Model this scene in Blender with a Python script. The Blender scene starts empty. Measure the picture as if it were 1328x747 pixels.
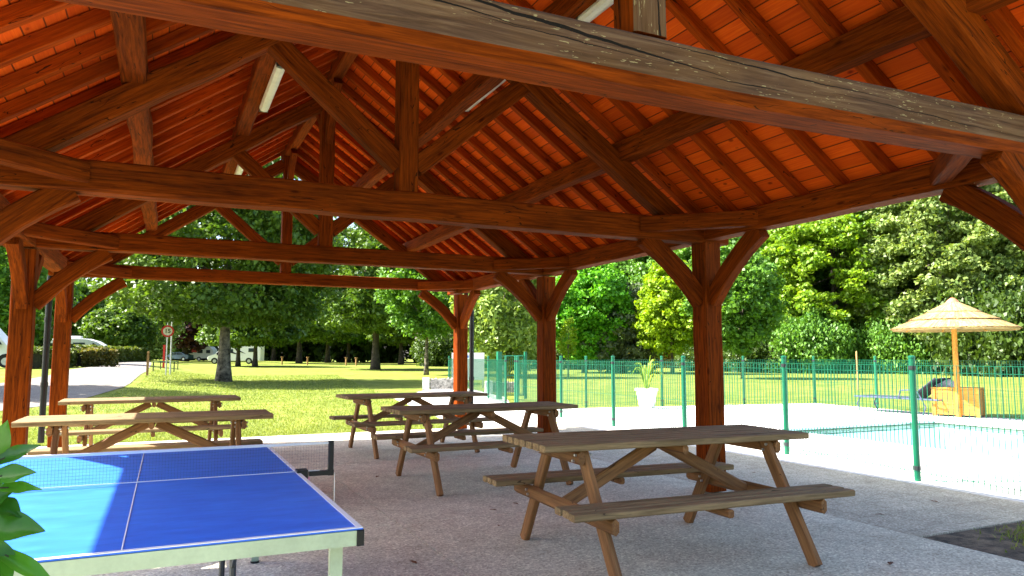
import bpy, math, random
import numpy as np
from mathutils import Vector, Matrix, noise as mnoise

R = math.radians
scene = bpy.context.scene
COL = scene.collection
rng = np.random.default_rng(7)
random.seed(7)

# ------------------------------------------------------------------ camera
H = 1.37
YAW = 25.3
cam_d = bpy.data.cameras.new('camera')
cam = bpy.data.objects.new('camera', cam_d)
COL.objects.link(cam)
cam.location = (0, 0, H)
cam.rotation_euler = (R(90 + 5.35), 0, R(-YAW))
cam_d.sensor_width = 36.0
cam_d.lens = 36.0 * 945 / 1328
cam_d.clip_start = 0.05
cam_d.clip_end = 3000
scene.camera = cam

# ------------------------------------------------------------------ light
SUNV = Vector((-0.78, 0.385, 1.0)).normalized()
ELEV = math.asin(SUNV.z)
AZ = math.atan2(SUNV.x, SUNV.y)          # clockwise from +Y
world = bpy.data.worlds.new('World')
scene.world = world
world.use_nodes = True
wn = world.node_tree
bg = wn.nodes['Background']
sky = wn.nodes.new('ShaderNodeTexSky')
sky.sky_type = 'NISHITA'
sky.sun_disc = False
sky.sun_elevation = ELEV
sky.sun_rotation = AZ
sky.air_density = .8
sky.dust_density = 3.0
sky.ozone_density = 1.0
wn.links.new(sky.outputs[0], bg.inputs[0])
bg.inputs[1].default_value = 0.11
sun_d = bpy.data.lights.new('sun', 'SUN')
sun_d.energy = 5.0
sun_d.angle = R(0.55)
sun_d.color = (1.0, 0.95, 0.86)
sun = bpy.data.objects.new('sun', sun_d)
COL.objects.link(sun)
sun.rotation_euler = SUNV.to_track_quat('Z', 'Y').to_euler()
sun.location = (-20, 10, 30)

scene.view_settings.view_transform = 'Standard'
scene.view_settings.look = 'None'
scene.view_settings.gamma = 1.0
scene.view_settings.exposure = 2.3
scene.view_settings.use_curve_mapping = False
cy = scene.cycles
cy.max_bounces = 9
cy.diffuse_bounces = 6
cy.glossy_bounces = 3
cy.transmission_bounces = 6
cy.transparent_max_bounces = 8
cy.caustics_reflective = False
cy.caustics_refractive = False
cy.use_denoising = True


# ------------------------------------------------------------------ helpers
def tag(o, label=None, cat=None, group=None, kind=None):
    if label: o['label'] = label
    if cat: o['category'] = cat
    if group: o['group'] = group
    if kind: o['kind'] = kind
    return o


def empty(name, loc, rz=0.0, label=None, cat=None, group=None):
    o = bpy.data.objects.new(name, None)
    COL.objects.link(o)
    o.location = loc
    o.rotation_euler = (0, 0, rz)
    o.empty_display_size = 0.2
    return tag(o, label, cat, group)


class MB:
    """collects geometry for one mesh object"""
    def __init__(s):
        s.v = []; s.f = []; s.m = []; s.cur = 0

    def add(s, vs, fs):
        b = len(s.v)
        s.v += [tuple(x) for x in vs]
        for f in fs:
            s.f.append(tuple(i + b for i in f)); s.m.append(s.cur)

    def box(s, c, d, M=None, taper=1.0):
        x, y, z = d[0] / 2, d[1] / 2, d[2] / 2
        t = taper
        vs = [Vector(p) for p in ((-x, -y, -z), (x, -y, -z), (x, y, -z), (-x, y, -z), (-x * t, -y * t, z), (x * t, -y * t, z), (x * t, y * t, z), (-x * t, y * t, z))]
        c = Vector(c)
        vs = [((M @ p) if M else p) + c for p in vs]
        s.add(vs, [(0, 3, 2, 1), (4, 5, 6, 7), (0, 1, 5, 4), (1, 2, 6, 5), (2, 3, 7, 6), (3, 0, 4, 7)])

    def rbox(s, c, d, ch=0.006, M=None):
        """box with chamfered long edges (octagonal section), long axis = x"""
        x, y, z = d[0] / 2, d[1] / 2, d[2] / 2
        sec = [(-y + ch, -z), (y - ch, -z), (y, -z + ch), (y, z - ch), (y - ch, z), (-y + ch, z), (-y, z - ch), (-y, -z + ch)]
        vs = [Vector((sx * x, a, b)) for sx in (-1, 1) for a, b in sec]
        c = Vector(c)
        vs = [((M @ p) if M else p) + c for p in vs]
        fs = [(i, (i + 1) % 8, 8 + (i + 1) % 8, 8 + i) for i in range(8)]
        fs += [tuple(range(7, -1, -1)), tuple(range(8, 16))]
        s.add(vs, fs)

    def tube(s, pts, rad, n=8, caps=True):
        pts = [Vector(p) for p in pts]
        rs = rad if isinstance(rad, (list, tuple)) else [rad] * len(pts)
        rings = []
        up = Vector((0.13, 0.21, 0.97))
        for i, p in enumerate(pts):
            t = (pts[min(i + 1, len(pts) - 1)] - pts[max(i - 1, 0)])
            if t.length < 1e-9: t = Vector((0, 0, 1))
            t.normalize()
            a = t.cross(up)
            if a.length < 0.2: a = t.cross(Vector((1, 0, 0)))
            a.normalize(); b = t.cross(a)
            rings.append([p + (a * math.cos(2 * math.pi * k / n) + b * math.sin(2 * math.pi * k / n)) * rs[i] for k in range(n)])
        vs = [q for r_ in rings for q in r_]
        fs = []
        for i in range(len(pts) - 1):
            for k in range(n):
                fs.append((i * n + k, i * n + (k + 1) % n, (i + 1) * n + (k + 1) % n, (i + 1) * n + k))
        if caps:
            fs.append(tuple(range(n - 1, -1, -1)))
            fs.append(tuple((len(pts) - 1) * n + k for k in range(n)))
        s.add(vs, fs)

    def lathe(s, prof, c=(0, 0, 0), n=24, rough=0.0):
        c = Vector(c)
        vs = []
        for (r_, z) in prof:
            for k in range(n):
                a = 2 * math.pi * k / n
                j = 1 + rough * (random.random() - .5)
                vs.append(c + Vector((r_ * j * math.cos(a), r_ * j * math.sin(a), z)))
        fs = []
        for i in range(len(prof) - 1):
            for k in range(n):
                fs.append((i * n + k, i * n + (k + 1) % n, (i + 1) * n + (k + 1) % n, (i + 1) * n + k))
        s.add(vs, fs)

    def prism(s, poly, y0, y1, inset=0.0, frm=None):
        """polygon in xz extruded along y"""
        n = len(poly)
        vs = [(x, y0, z) for x, z in poly] + [(x, y1, z) for x, z in poly]
        fs = [tuple(range(n)), tuple(range(2 * n - 1, n - 1, -1))]
        fs += [(i, n + i, n + (i + 1) % n, (i + 1) % n) for i in range(n)]
        s.add(vs, fs)

    def build(s, name, mat, parent=None, smooth=False, loc=None, rot=None):
        me = bpy.data.meshes.new(name)
        me.from_pydata(s.v, [], s.f)
        mats = mat if isinstance(mat, (list, tuple)) else [mat]
        for m in mats: me.materials.append(m)
        if len(mats) > 1:
            me.polygons.foreach_set('material_index', s.m)
        if smooth:
            me.polygons.foreach_set('use_smooth', [True] * len(s.f))
        me.update()
        o = bpy.data.objects.new(name, me)
        COL.objects.link(o)
        if parent: o.parent = parent
        if loc: o.location = loc
        if rot: o.rotation_euler = rot
        return o


def fast_mesh(name, V, F, mat):
    """numpy vertices (n,3), faces (m,k) -> mesh datablock"""
    me = bpy.data.meshes.new(name)
    k = F.shape[1]
    me.vertices.add(len(V)); me.vertices.foreach_set('co', V.astype(np.float32).ravel())
    me.loops.add(F.size); me.loops.foreach_set('vertex_index', F.astype(np.int32).ravel())
    me.polygons.add(len(F))
    me.polygons.foreach_set('loop_start', np.arange(0, F.size, k, dtype=np.int32))
    me.polygons.foreach_set('loop_total', np.full(len(F), k, dtype=np.int32))
    me.materials.append(mat)
    me.update(calc_edges=True)
    return me


def obj(name, me, parent=None, loc=None):
    o = bpy.data.objects.new(name, me)
    COL.objects.link(o)
    if parent: o.parent = parent
    if loc is not None: o.location = loc
    return o


def copy_tree(o, parent=None):
    c = o.copy(); COL.objects.link(c); c.parent = parent
    for ch in list(o.children): copy_tree(ch, c)
    return c


def sstep(t):
    t = max(0.0, min(1.0, t))
    return t * t * (3 - 2 * t)


def ground_z(x, y):
    a = .7 * sstep((y - 20) / 26) * sstep((5 - x) / 9)
    b = .55 * sstep((y - 60) / 80) * sstep((40 - x) / 30)
    return a + b * (1 - a)


def spot(px, d):
    """ground point at bearing of column px (of a 1328 wide frame) and depth d metres"""
    k = (px - 664) / 949.2
    a = R(YAW) + math.atan(k)
    rr = d / math.cos(math.atan(k))
    x, y = rr * math.sin(a), rr * math.cos(a)
    return x, y, ground_z(x, y)


# ------------------------------------------------------------------ materials
def new_mat(name):
    m = bpy.data.materials.new(name)
    m.use_nodes = True
    nt = m.node_tree
    b = nt.nodes['Principled BSDF']
    return m, nt, b


def N(nt, typ, **kw):
    n = nt.nodes.new(typ)
    for k, v in kw.items(): setattr(n, k, v)
    return n


def ramp(nt, fac, stops):
    r_ = N(nt, 'ShaderNodeValToRGB')
    el = r_.color_ramp.elements
    while len(el) < len(stops): el.new(0.5)
    for e, (p, c) in zip(el, stops):
        e.position = p; e.color = (c[0], c[1], c[2], 1)
    nt.links.new(fac, r_.inputs[0])
    return r_.outputs[0]


def noise(nt, vec, scale, detail=4, rough=.55, dist=0.0):
    n = N(nt, 'ShaderNodeTexNoise')
    n.inputs['Scale'].default_value = scale
    n.inputs['Detail'].default_value = detail
    n.inputs['Roughness'].default_value = rough
    n.inputs['Distortion'].default_value = dist
    if vec is not None: nt.links.new(vec, n.inputs['Vector'])
    return n.outputs[0]


def mapping(nt, vec, sc, loc=(0, 0, 0)):
    m = N(nt, 'ShaderNodeMapping')
    m.inputs['Scale'].default_value = sc
    m.inputs['Location'].default_value = loc
    nt.links.new(vec, m.inputs[0])
    return m.outputs[0]


def mth(nt, op, a, b=None, c=None):
    m = N(nt, 'ShaderNodeMath', operation=op)
    for i, q in enumerate((a, b, c)):
        if q is None: continue
        if isinstance(q, (int, float)): m.inputs[i].default_value = q
        else: nt.links.new(q, m.inputs[i])
    return m.outputs[0]


def mix(nt, fac, a, b, typ='MIX'):
    m = N(nt, 'ShaderNodeMix', data_type='RGBA', blend_type=typ)
    for i, q in ((0, fac), (6, a), (7, b)):
        if isinstance(q, (int, float)): m.inputs[i].default_value = q
        elif isinstance(q, (tuple, list)): m.inputs[i].default_value = (q[0], q[1], q[2], 1)
        else: nt.links.new(q, m.inputs[i])
    return m.outputs[2]


def bump(nt, b, height, dist=0.01, strength=.6):
    n = N(nt, 'ShaderNodeBump')
    n.inputs['Distance'].default_value = dist
    n.inputs['Strength'].default_value = strength
    nt.links.new(height, n.inputs['Height'])
    nt.links.new(n.outputs[0], b.inputs['Normal'])


def objvec(nt, rnd=True):
    tc = N(nt, 'ShaderNodeTexCoord')
    v = tc.outputs['Object']
    if rnd:
        oi = N(nt, 'ShaderNodeObjectInfo')
        a = N(nt, 'ShaderNodeVectorMath', operation='ADD')
        s = N(nt, 'ShaderNodeVectorMath', operation='SCALE')
        cmb = N(nt, 'ShaderNodeCombineXYZ')
        for i in range(3): nt.links.new(oi.outputs['Random'], cmb.inputs[i])
        nt.links.new(cmb.outputs[0], s.inputs[0]); s.inputs['Scale'].default_value = 37.0
        nt.links.new(v, a.inputs[0]); nt.links.new(s.outputs[0], a.inputs[1])
        return v, a.outputs[0], oi.outputs['Random']
    return v, v, None


def wood(name, dark, light, rough=.55, grain=1.0, var=.35, spec=.3, bumpd=.002, knots=True):
    m, nt, b = new_mat(name)
    v, vr, rnd = objvec(nt)
    gi = N(nt, 'ShaderNodeNewGeometry')
    cmb = N(nt, 'ShaderNodeCombineXYZ')
    for i in range(3): nt.links.new(mth(nt, 'MULTIPLY', gi.outputs['Random Per Island'], 61.0), cmb.inputs[i])
    av = N(nt, 'ShaderNodeVectorMath', operation='ADD')
    nt.links.new(vr, av.inputs[0]); nt.links.new(cmb.outputs[0], av.inputs[1])
    vr = av.outputs[0]
    rnd = mth(nt, 'ADD', mth(nt, 'MULTIPLY', rnd, .45), mth(nt, 'MULTIPLY', gi.outputs['Random Per Island'], .55))
    g = noise(nt, mapping(nt, vr, (1.3 * grain, 22 * grain, 22 * grain)), 2.2, 6, .62, .4)
    blot = noise(nt, mapping(nt, vr, (.6, 2.5, 2.5)), 1.6, 3)
    fine = noise(nt, mapping(nt, vr, (3, 90, 90)), 3, 3, .6)
    c = ramp(nt, g, [(.28, dark), (.52, [(a + q) / 2 for a, q in zip(dark, light)]), (.75, light)])
    c = mix(nt, .55, c, ramp(nt, blot, [(.3, (.42, .42, .42)), (.68, (1.15, 1.15, 1.15))]), 'MULTIPLY')
    c = mix(nt, .5, c, ramp(nt, fine, [(.3, (.55, .55, .55)), (.6, (1, 1, 1))]), 'MULTIPLY')
    if knots:
        vo = N(nt, 'ShaderNodeTexVoronoi')
        nt.links.new(mapping(nt, vr, (1.1, 3.2, 3.2)), vo.inputs[0]); vo.inputs['Scale'].default_value = 1.9
        c = mix(nt, .8, c, ramp(nt, vo.outputs['Distance'], [(.045, (.25, .2, .18)), (.11, (1, 1, 1))]), 'MULTIPLY')
    ck = noise(nt, mapping(nt, vr, (.9, 9, 9)), 1.5, 2, .5, .2)
    ckm = mth(nt, 'LESS_THAN', mth(nt, 'ABSOLUTE', mth(nt, 'SUBTRACT', ck, .44)), .0045)
    ckm = mth(nt, 'MULTIPLY', ckm, mth(nt, 'GREATER_THAN', blot, .50))
    c = mix(nt, mth(nt, 'MULTIPLY', ckm, .8), c, (.012, .006, .003))
    hs = N(nt, 'ShaderNodeHueSaturation')
    nt.links.new(c, hs.inputs['Color'])
    nt.links.new(mth(nt, 'MULTIPLY_ADD', rnd, var, 1 - var / 2), hs.inputs['Value'])
    nt.links.new(hs.outputs[0], b.inputs['Base Color'])
    b.inputs['Roughness'].default_value = rough
    b.inputs['Specular IOR Level'].default_value = spec
    bump(nt, b, mth(nt, 'ADD', g, mth(nt, 'MULTIPLY', fine, .6)), bumpd, .8)
    return m


def plain(name, col, rough=.5, metal=0.0, var=.12, nscale=6.0, bumpd=0.0, spec=.5):
    m, nt, b = new_mat(name)
    v, vr, rnd = objvec(nt)
    n = noise(nt, vr, nscale, 5, .6)
    n2 = noise(nt, vr, nscale * 9, 3, .6)
    c = mix(nt, 1.0, tuple(col), ramp(nt, n, [(.3, (1 - var * 1.6,) * 3), (.7, (1 + var * .5,) * 3)]), 'MULTIPLY')
    c = mix(nt, .6, c, ramp(nt, n2, [(.35, (1 - var,) * 3), (.6, (1, 1, 1))]), 'MULTIPLY')
    nt.links.new(c, b.inputs['Base Color'])
    b.inputs['Roughness'].default_value = rough
    b.inputs['Metallic'].default_value = metal
    b.inputs['Specular IOR Level'].default_value = spec
    if bumpd: bump(nt, b, mth(nt, 'ADD', n, n2), bumpd, .7)
    return m


M = {}
M['timber'] = wood('stained timber', (.052, .0082, .0009), (.31, .056, .0032), rough=.75, var=.3, spec=.05)
M['deck_grain'] = None
M['rafter'] = wood('rafter pine', (.20, .022, .002), (.50, .074, .003), rough=.75, spec=.05)
M['table_wood'] = wood('weathered table pine', (.15, .098, .046), (.42, .295, .145), rough=.85, var=.25, bumpd=.003)
M['leg_wood'] = wood('treated pine leg', (.14, .062, .020), (.40, .19, .065), rough=.7, var=.5)
M['box_wood'] = wood('yellow pine', (.50, .20, .025), (.80, .38, .06), rough=.65, var=.1)
M['stake'] = wood('stake wood', (.35, .18, .07), (.6, .35, .16), rough=.8)
M['bark'] = plain('bark', (.24, .205, .155), .95, var=.65, nscale=4.5, bumpd=.04)
M['bark_dark'] = plain('dark bark', (.10, .08, .06), .95, var=.5, nscale=3.0, bumpd=.03)
M['green_paint'] = plain('green powder coat', (.002, .125, .062), .4, var=.08)
M['white_paint'] = plain('white paint', (.78, .78, .76), .4, var=.05)
M['cream'] = plain('pale lacquer', (.40, .49, .33), .4, var=.12)
M['black'] = plain('black plastic', (.008, .008, .009), .45, var=.1, spec=.3)
M['zinc'] = plain('zinc metal', (.55, .56, .58), .35, metal=.8, var=.15)
M['dark_metal'] = plain('dark lacquered steel', (.045, .05, .055), .35, metal=.2, var=.2)
M['straw'] = None
M['glass'] = plain('vehicle glass', (.03, .04, .05), .08, var=.05)
M['tyre'] = plain('tyre rubber', (.02, .02, .02), .8)
M['sling'] = plain('grey sling fabric', (.022, .026, .045), .7, var=.15, nscale=30)
M['red'] = plain('red paint', (.62, .02, .02), .45, var=.05)
M['silver'] = plain('silver van paint', (.55, .57, .58), .3, metal=.2, var=.05)
M['bluegrey'] = plain('blue grey car paint', (.10, .15, .22), .25, metal=.3, var=.05)
M['tile'] = plain('clay roof tile', (.28, .11, .06), .85, var=.4, nscale=5, bumpd=.01)
M['lamp_body'] = plain('lamp diffuser plastic', (.72, .70, .60), .35, var=.1)
M['curb'] = plain('pale kerb stone', (.45, .43, .40), .85, var=.25, nscale=8, bumpd=.004)
M['dry_leaf'] = plain('dry leaf', (.22, .09, .03), .8, var=.4, nscale=20)
M['stone'] = plain('pale stones', (.45, .42, .38), .9, var=.5, nscale=10, bumpd=.02)
M['pot'] = plain('white glazed pot', (.8, .8, .76), .4, var=.06)
M['soil'] = None


def mat_deck():
    m, nt, b = new_mat('roof boards')
    v, vr, rnd = objvec(nt)
    sep = N(nt, 'ShaderNodeSeparateXYZ'); nt.links.new(v, sep.inputs[0])
    # local y runs down the slope; boards run along local x
    u = mth(nt, 'MULTIPLY', sep.outputs['Y'], 1 / .135)
    fr = mth(nt, 'FRACT', u)
    idx = mth(nt, 'FLOOR', u)
    gap = mth(nt, 'LESS_THAN', mth(nt, 'ABSOLUTE', mth(nt, 'SUBTRACT', fr, .5)), .463)
    wn_ = N(nt, 'ShaderNodeTexWhiteNoise', noise_dimensions='1D'); nt.links.new(idx, wn_.inputs['W'])
    cmb = N(nt, 'ShaderNodeCombineXYZ')
    nt.links.new(mth(nt, 'ADD', sep.outputs['X'], mth(nt, 'MULTIPLY', idx, 7.3)), cmb.inputs[0])
    nt.links.new(sep.outputs['Y'], cmb.inputs[1]); nt.links.new(idx, cmb.inputs[2])
    g = noise(nt, mapping(nt, cmb.outputs[0], (1.2, 30, 1)), 2.4, 5, .6, .5)
    c = ramp(nt, g, [(.3, (.70, .075, .003)), (.55, (.80, .105, .004)), (.75, (.88, .15, .006))])
    vo = N(nt, 'ShaderNodeTexVoronoi'); vo.inputs['Scale'].default_value = 3.4
    nt.links.new(mapping(nt, cmb.outputs[0], (1, 1.7, 1)), vo.inputs[0])
    c = mix(nt, .85, c, ramp(nt, vo.outputs['Distance'], [(.06, (.3, .2, .16)), (.12, (1, 1, 1))]), 'MULTIPLY')
    c = mix(nt, 1.0, c, ramp(nt, wn_.outputs['Value'], [(0, (.74, .66, .64)), (.5, (.94, .92, .9)), (1, (1.06, 1.06, 1.05))]), 'MULTIPLY')
    c = mix(nt, gap, (.16, .025, .003), c)
    nt.links.new(c, b.inputs['Base Color'])
    b.inputs['Roughness'].default_value = .7
    b.inputs['Specular IOR Level'].default_value = .12
    bump(nt, b, mth(nt, 'ADD', gap, mth(nt, 'MULTIPLY', g, .12)), .006, .8)
    return m


M['deck'] = mat_deck()


def mat_weathered():
    """the outer face of the gable tie: grey, flecked and split by shakes"""
    m, nt, b = new_mat('weathered grey oak')
    v, vr, rnd = objvec(nt)
    g = noise(nt, mapping(nt, vr, (1.0, 18, 18)), 2.2, 7, .66, .6)
    big = noise(nt, mapping(nt, vr, (.8, 3, 3)), 1.8, 4, .6, .4)
    c = ramp(nt, g, [(.25, (.028, .013, .008)), (.5, (.105, .054, .031)), (.78, (.23, .138, .080))])
    c = mix(nt, ramp(nt, big, [(.42, (0, 0, 0)), (.62, (1, 1, 1))]), c, mix(nt, .45, c, (.13, .060, .017), 'MIX'))
    # pale flecks of old paint along the grain
    fl = noise(nt, mapping(nt, vr, (14, 90, 90)), 1.6, 2, .5)
    fm = noise(nt, mapping(nt, vr, (1.5, 5, 5)), 1.7, 3, .6)
    fac = mth(nt, 'MULTIPLY', mth(nt, 'GREATER_THAN', fl, .66), mth(nt, 'GREATER_THAN', fm, .50))
    c = mix(nt, mth(nt, 'MULTIPLY', fac, .85), c, (.34, .27, .14))
    # shakes: long, thin, wandering splits
    sep = N(nt, 'ShaderNodeSeparateXYZ'); nt.links.new(v, sep.inputs[0])
    wob = noise(nt, mapping(nt, v, (1.3, 0, 0)), 1.4, 5, .6)
    crk = None
    for z0, sl, x0, x1, w in ((.000, -.088, -1.35, .45, .0085), (-.035, -.075, -1.6, -.55, .005), (.062, -.028, -.15, 1.5, .004), (.02, -.02, .9, 2.6, .0025), (-.05, .012, .25, .8, .003), (-.02, -.04, -.9, .1, .0025)):
        zz = mth(nt, 'ADD', mth(nt, 'SUBTRACT', sep.outputs['Z'], z0), mth(nt, 'MULTIPLY', sep.outputs['X'], -sl))
        zz = mth(nt, 'ADD', zz, mth(nt, 'MULTIPLY', mth(nt, 'SUBTRACT', wob, .5), .055))
        d = mth(nt, 'ABSOLUTE', zz)
        mid = (x0 + x1) / 2; hw = (x1 - x0) / 2
        tap = mth(nt, 'SUBTRACT', 1.0, mth(nt, 'DIVIDE', mth(nt, 'ABSOLUTE', mth(nt, 'SUBTRACT', sep.outputs['X'], mid)), hw))
        lt = mth(nt, 'LESS_THAN', d, mth(nt, 'MULTIPLY', tap, w * 1.0))
        crk = lt if crk is None else mth(nt, 'MAXIMUM', crk, lt)
    c = mix(nt, crk, c, (.010, .007, .005))
    nt.links.new(c, b.inputs['Base Color'])
    b.inputs['Roughness'].default_value = .9
    b.inputs['Specular IOR Level'].default_value = .15
    bump(nt, b, mth(nt, 'SUBTRACT', g, mth(nt, 'MULTIPLY', crk, 3)), .006, .9)
    return m


M['weathered'] = mat_weathered()


def mat_table_top():
    m, nt, b = new_mat('blue table laminate')
    v, vr, rnd = objvec(nt)
    n = noise(nt, mapping(nt, v, (3, 9, 1)), 1.5, 5, .65, .4)
    n2 = noise(nt, mapping(nt, v, (14, 40, 1)), 1.5, 3, .6)
    c = ramp(nt, n, [(.3, (.010, .11, .66)), (.7, (.028, .18, .84))])
    c = mix(nt, .3, c, ramp(nt, n2, [(.3, (.7, .75, .85)), (.6, (1, 1, 1))]), 'MULTIPLY')
    sc_ = noise(nt, mapping(nt, v, (2.2, 38, 1), (.3, .7, 0)), 2.0, 2, .5, .8)
    sm = noise(nt, mapping(nt, v, (1.6, 2.4, 1)), 1.3, 3, .6)
    fm_ = mth(nt, 'MULTIPLY', mth(nt, 'GREATER_THAN', sc_, .70), mth(nt, 'GREATER_THAN', sm, .52))
    c = mix(nt, mth(nt, 'MULTIPLY', fm_, .35), c, (.004, .03, .22))
    c = mix(nt, .25, c, ramp(nt, sm, [(.35, (.75, .85, .9)), (.65, (1.1, 1.08, 1.0))]), 'MULTIPLY')
    nt.links.new(c, b.inputs['Base Color'])
    b.inputs['Roughness'].default_value = .42
    return m


M['blue'] = mat_table_top()


def mat_concrete(name, a, b_, scale=1.0, agg=True, bd=.003, joints=None):
    m, nt, b = new_mat(name)
    tc = N(nt, 'ShaderNodeTexCoord'); v = tc.outputs['Object']
    big = noise(nt, v, .55 * scale, 5, .6)
    mid = noise(nt, v, 4 * scale, 5, .6)
    vo = N(nt, 'ShaderNodeTexVoronoi'); vo.inputs['Scale'].default_value = 75 * scale
    nt.links.new(v, vo.inputs[0])
    c = ramp(nt, big, [(.3, a), (.7, b_)])
    c = mix(nt, .6, c, ramp(nt, mid, [(.3, (.72, .72, .72)), (.65, (1.05, 1.05, 1.05))]), 'MULTIPLY')
    st = noise(nt, v, 1.7 * scale, 6, .7, .3)
    c = mix(nt, .55, c, ramp(nt, st, [(.34, (.78, .75, .71)), (.50, (1, 1, 1))]), 'MULTIPLY')
    sp = noise(nt, v, 23 * scale, 2, .5)
    c = mix(nt, .5, c, ramp(nt, sp, [(.27, (.35, .3, .26)), (.33, (1, 1, 1))]), 'MULTIPLY')
    if agg:
        sep = N(nt, 'ShaderNodeSeparateColor'); nt.links.new(vo.outputs['Color'], sep.inputs[0])
        c = mix(nt, .62, c, ramp(nt, sep.outputs[0], [(0, (.42, .38, .35)), (.45, (.86, .83, .8)), (.8, (1.12, 1.1, 1.1)), (1, (1.6, 1.6, 1.6))]), 'MULTIPLY')
    if joints:
        br = N(nt, 'ShaderNodeTexBrick')
        br.inputs['Scale'].default_value = 1.0
        br.inputs['Mortar Size'].default_value = .004
        br.inputs['Brick Width'].default_value = joints[0]; br.inputs['Row Height'].default_value = joints[1]
        br.inputs['Color1'].default_value = (1, 1, 1, 1); br.inputs['Color2'].default_value = (.88, .88, .88, 1)
        br.inputs['Mortar'].default_value = (.45, .44, .42, 1)
        nt.links.new(v, br.inputs['Vector'])
        c = mix(nt, .8, c, br.outputs['Color'], 'MULTIPLY')
    nt.links.new(c, b.inputs['Base Color'])
    b.inputs['Roughness'].default_value = .9
    b.inputs['Specular IOR Level'].default_value = .25
    bump(nt, b, mth(nt, 'ADD', mth(nt, 'MULTIPLY', vo.outputs['Distance'], 1.0), mid), bd, .8)
    return m


M['slab'] = mat_concrete('exposed aggregate concrete', (.58, .565, .45), (.69, .675, .55))
M['paver'] = mat_concrete('grey paving slabs', (.46, .425, .335), (.56, .52, .41), joints=(.5, .5))
M['deckstone'] = mat_concrete('pale pool paving', (.66, .65, .62), (.74, .73, .70), agg=False, joints=(.6, .6))
M['asphalt'] = mat_concrete('pale worn asphalt', (.17, .155, .14), (.22, .205, .185), scale=.6)


def mat_ground():
    m, nt, b = new_mat('lawn')
    tc = N(nt, 'ShaderNodeTexCoord'); v = tc.outputs['Object']
    big = noise(nt, v, .07, 6, .62)
    mid = noise(nt, v, .9, 6, .65)
    fin = noise(nt, v, 11, 5, .7)
    vf = noise(nt, v, 60, 3, .7)
    c = ramp(nt, mid, [(.28, (.105, .145, .022)), (.5, (.18, .22, .040)), (.72, (.28, .29, .08))])
    c = mix(nt, .7, c, ramp(nt, big, [(.32, (.70, .82, .7)), (.55, (1, 1, 1)), (.75, (1.4, 1.16, 1.3))]), 'MULTIPLY')
    c = mix(nt, .8, c, ramp(nt, fin, [(.3, (.45, .5, .4)), (.6, (1.12, 1.1, 1))]), 'MULTIPLY')
    c = mix(nt, .7, c, ramp(nt, vf, [(.3, (.5, .55, .5)), (.65, (1.2, 1.15, 1.1))]), 'MULTIPLY')
    nt.links.new(c, b.inputs['Base Color'])
    b.inputs['Roughness'].default_value = .95
    b.inputs['Specular IOR Level'].default_value = .1
    bump(nt, b, mth(nt, 'ADD', fin, mth(nt, 'MULTIPLY', vf, .5)), .04, .9)
    return m


M['lawn'] = mat_ground()


def mat_leaf(name, dark, light, trans=.35, rough=.5, coord_scale=.35):
    """leaf: colour varies per leaf and per clump, part of the light passes through"""
    m, nt, b = new_mat(name)
    geo = N(nt, 'ShaderNodeNewGeometry')
    tc = N(nt, 'ShaderNodeTexCoord')
    cl = noise(nt, tc.outputs['Object'], coord_scale, 3, .6)
    f = mth(nt, 'ADD', mth(nt, 'MULTIPLY', geo.outputs['Random Per Island'], .55), mth(nt, 'MULTIPLY', cl, .55))
    c = ramp(nt, f, [(.2, dark), (.5, [(p + q) / 2 for p, q in zip(dark, light)]), (.85, light)])
    nt.links.new(c, b.inputs['Base Color'])
    b.inputs['Roughness'].default_value = rough
    b.inputs['Specular IOR Level'].default_value = .35
    tr = N(nt, 'ShaderNodeBsdfTranslucent')
    nt.links.new(mix(nt, 1.0, c, (1.25, 1.2, .5), 'MULTIPLY'), tr.inputs[0])
    ms = N(nt, 'ShaderNodeMixShader'); ms.inputs[0].default_value = trans
    nt.links.new(b.outputs[0], ms.inputs[1]); nt.links.new(tr.outputs[0], ms.inputs[2])
    nt.links.new(ms.outputs[0], nt.nodes['Material Output'].inputs['Surface'])
    return m


L = {
    'oak': mat_leaf('dark green leaf', (0.032, 0.087, 0.012), (0.123, 0.210, 0.020)),
    'mid': mat_leaf('mid green leaf', (0.043, 0.131, 0.017), (0.145, 0.304, 0.032)),
    'bright': mat_leaf('bright green leaf', (0.043, 0.217, 0.012), (0.189, 0.464, 0.029)),
    'lime': mat_leaf('yellow green leaf', (0.13, 0.25, 0.008), (0.31, 0.44, 0.016), trans=.4),
    'maple': mat_leaf('maple leaf', (0.075, 0.19, 0.010), (0.25, 0.38, 0.020), trans=.4),
    'linden': mat_leaf('pale linden leaf', (0.07, 0.14, 0.028), (0.26, 0.34, 0.09)),
    'grey': mat_leaf('grey green leaf', (0.065, 0.102, 0.058), (0.217, 0.261, 0.145)),
    'willow': mat_leaf('pale willow leaf', (0.131, 0.217, 0.043), (0.319, 0.435, 0.102)),
    'purple': mat_leaf('purple leaf', (0.029, 0.014, 0.017), (0.109, 0.036, 0.036)),
    'wood': mat_leaf('woodland leaf', (0.020, 0.051, 0.010), (0.080, 0.138, 0.017)),
    'hedge': mat_leaf('hedge leaf', (0.041, 0.087, 0.014), (0.145, 0.174, 0.026)),
    'hedge_red': mat_leaf('hedge leaf with red tips', (.05, .085, .014), (.20, .155, .035)),
    'hedge_gold': mat_leaf('golden hedge leaf', (.20, .18, .03), (.42, .31, .08)),
    'laurel': mat_leaf('glossy laurel leaf', (0.018, 0.085, 0.010), (0.075, 0.25, 0.022), trans=.25, rough=.22),
    'palm': mat_leaf('potted plant leaf', (0.087, 0.189, 0.017), (0.319, 0.435, 0.043)),
    'grass': mat_leaf('grass blade', (0.13, 0.19, 0.03), (0.30, 0.35, 0.09), trans=.3, rough=.8, coord_scale=.9),
}

# ------------------------------------------------------------------ setting: terrain
POOL = (10.1, 14.6, -1.0, 10.2)


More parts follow.
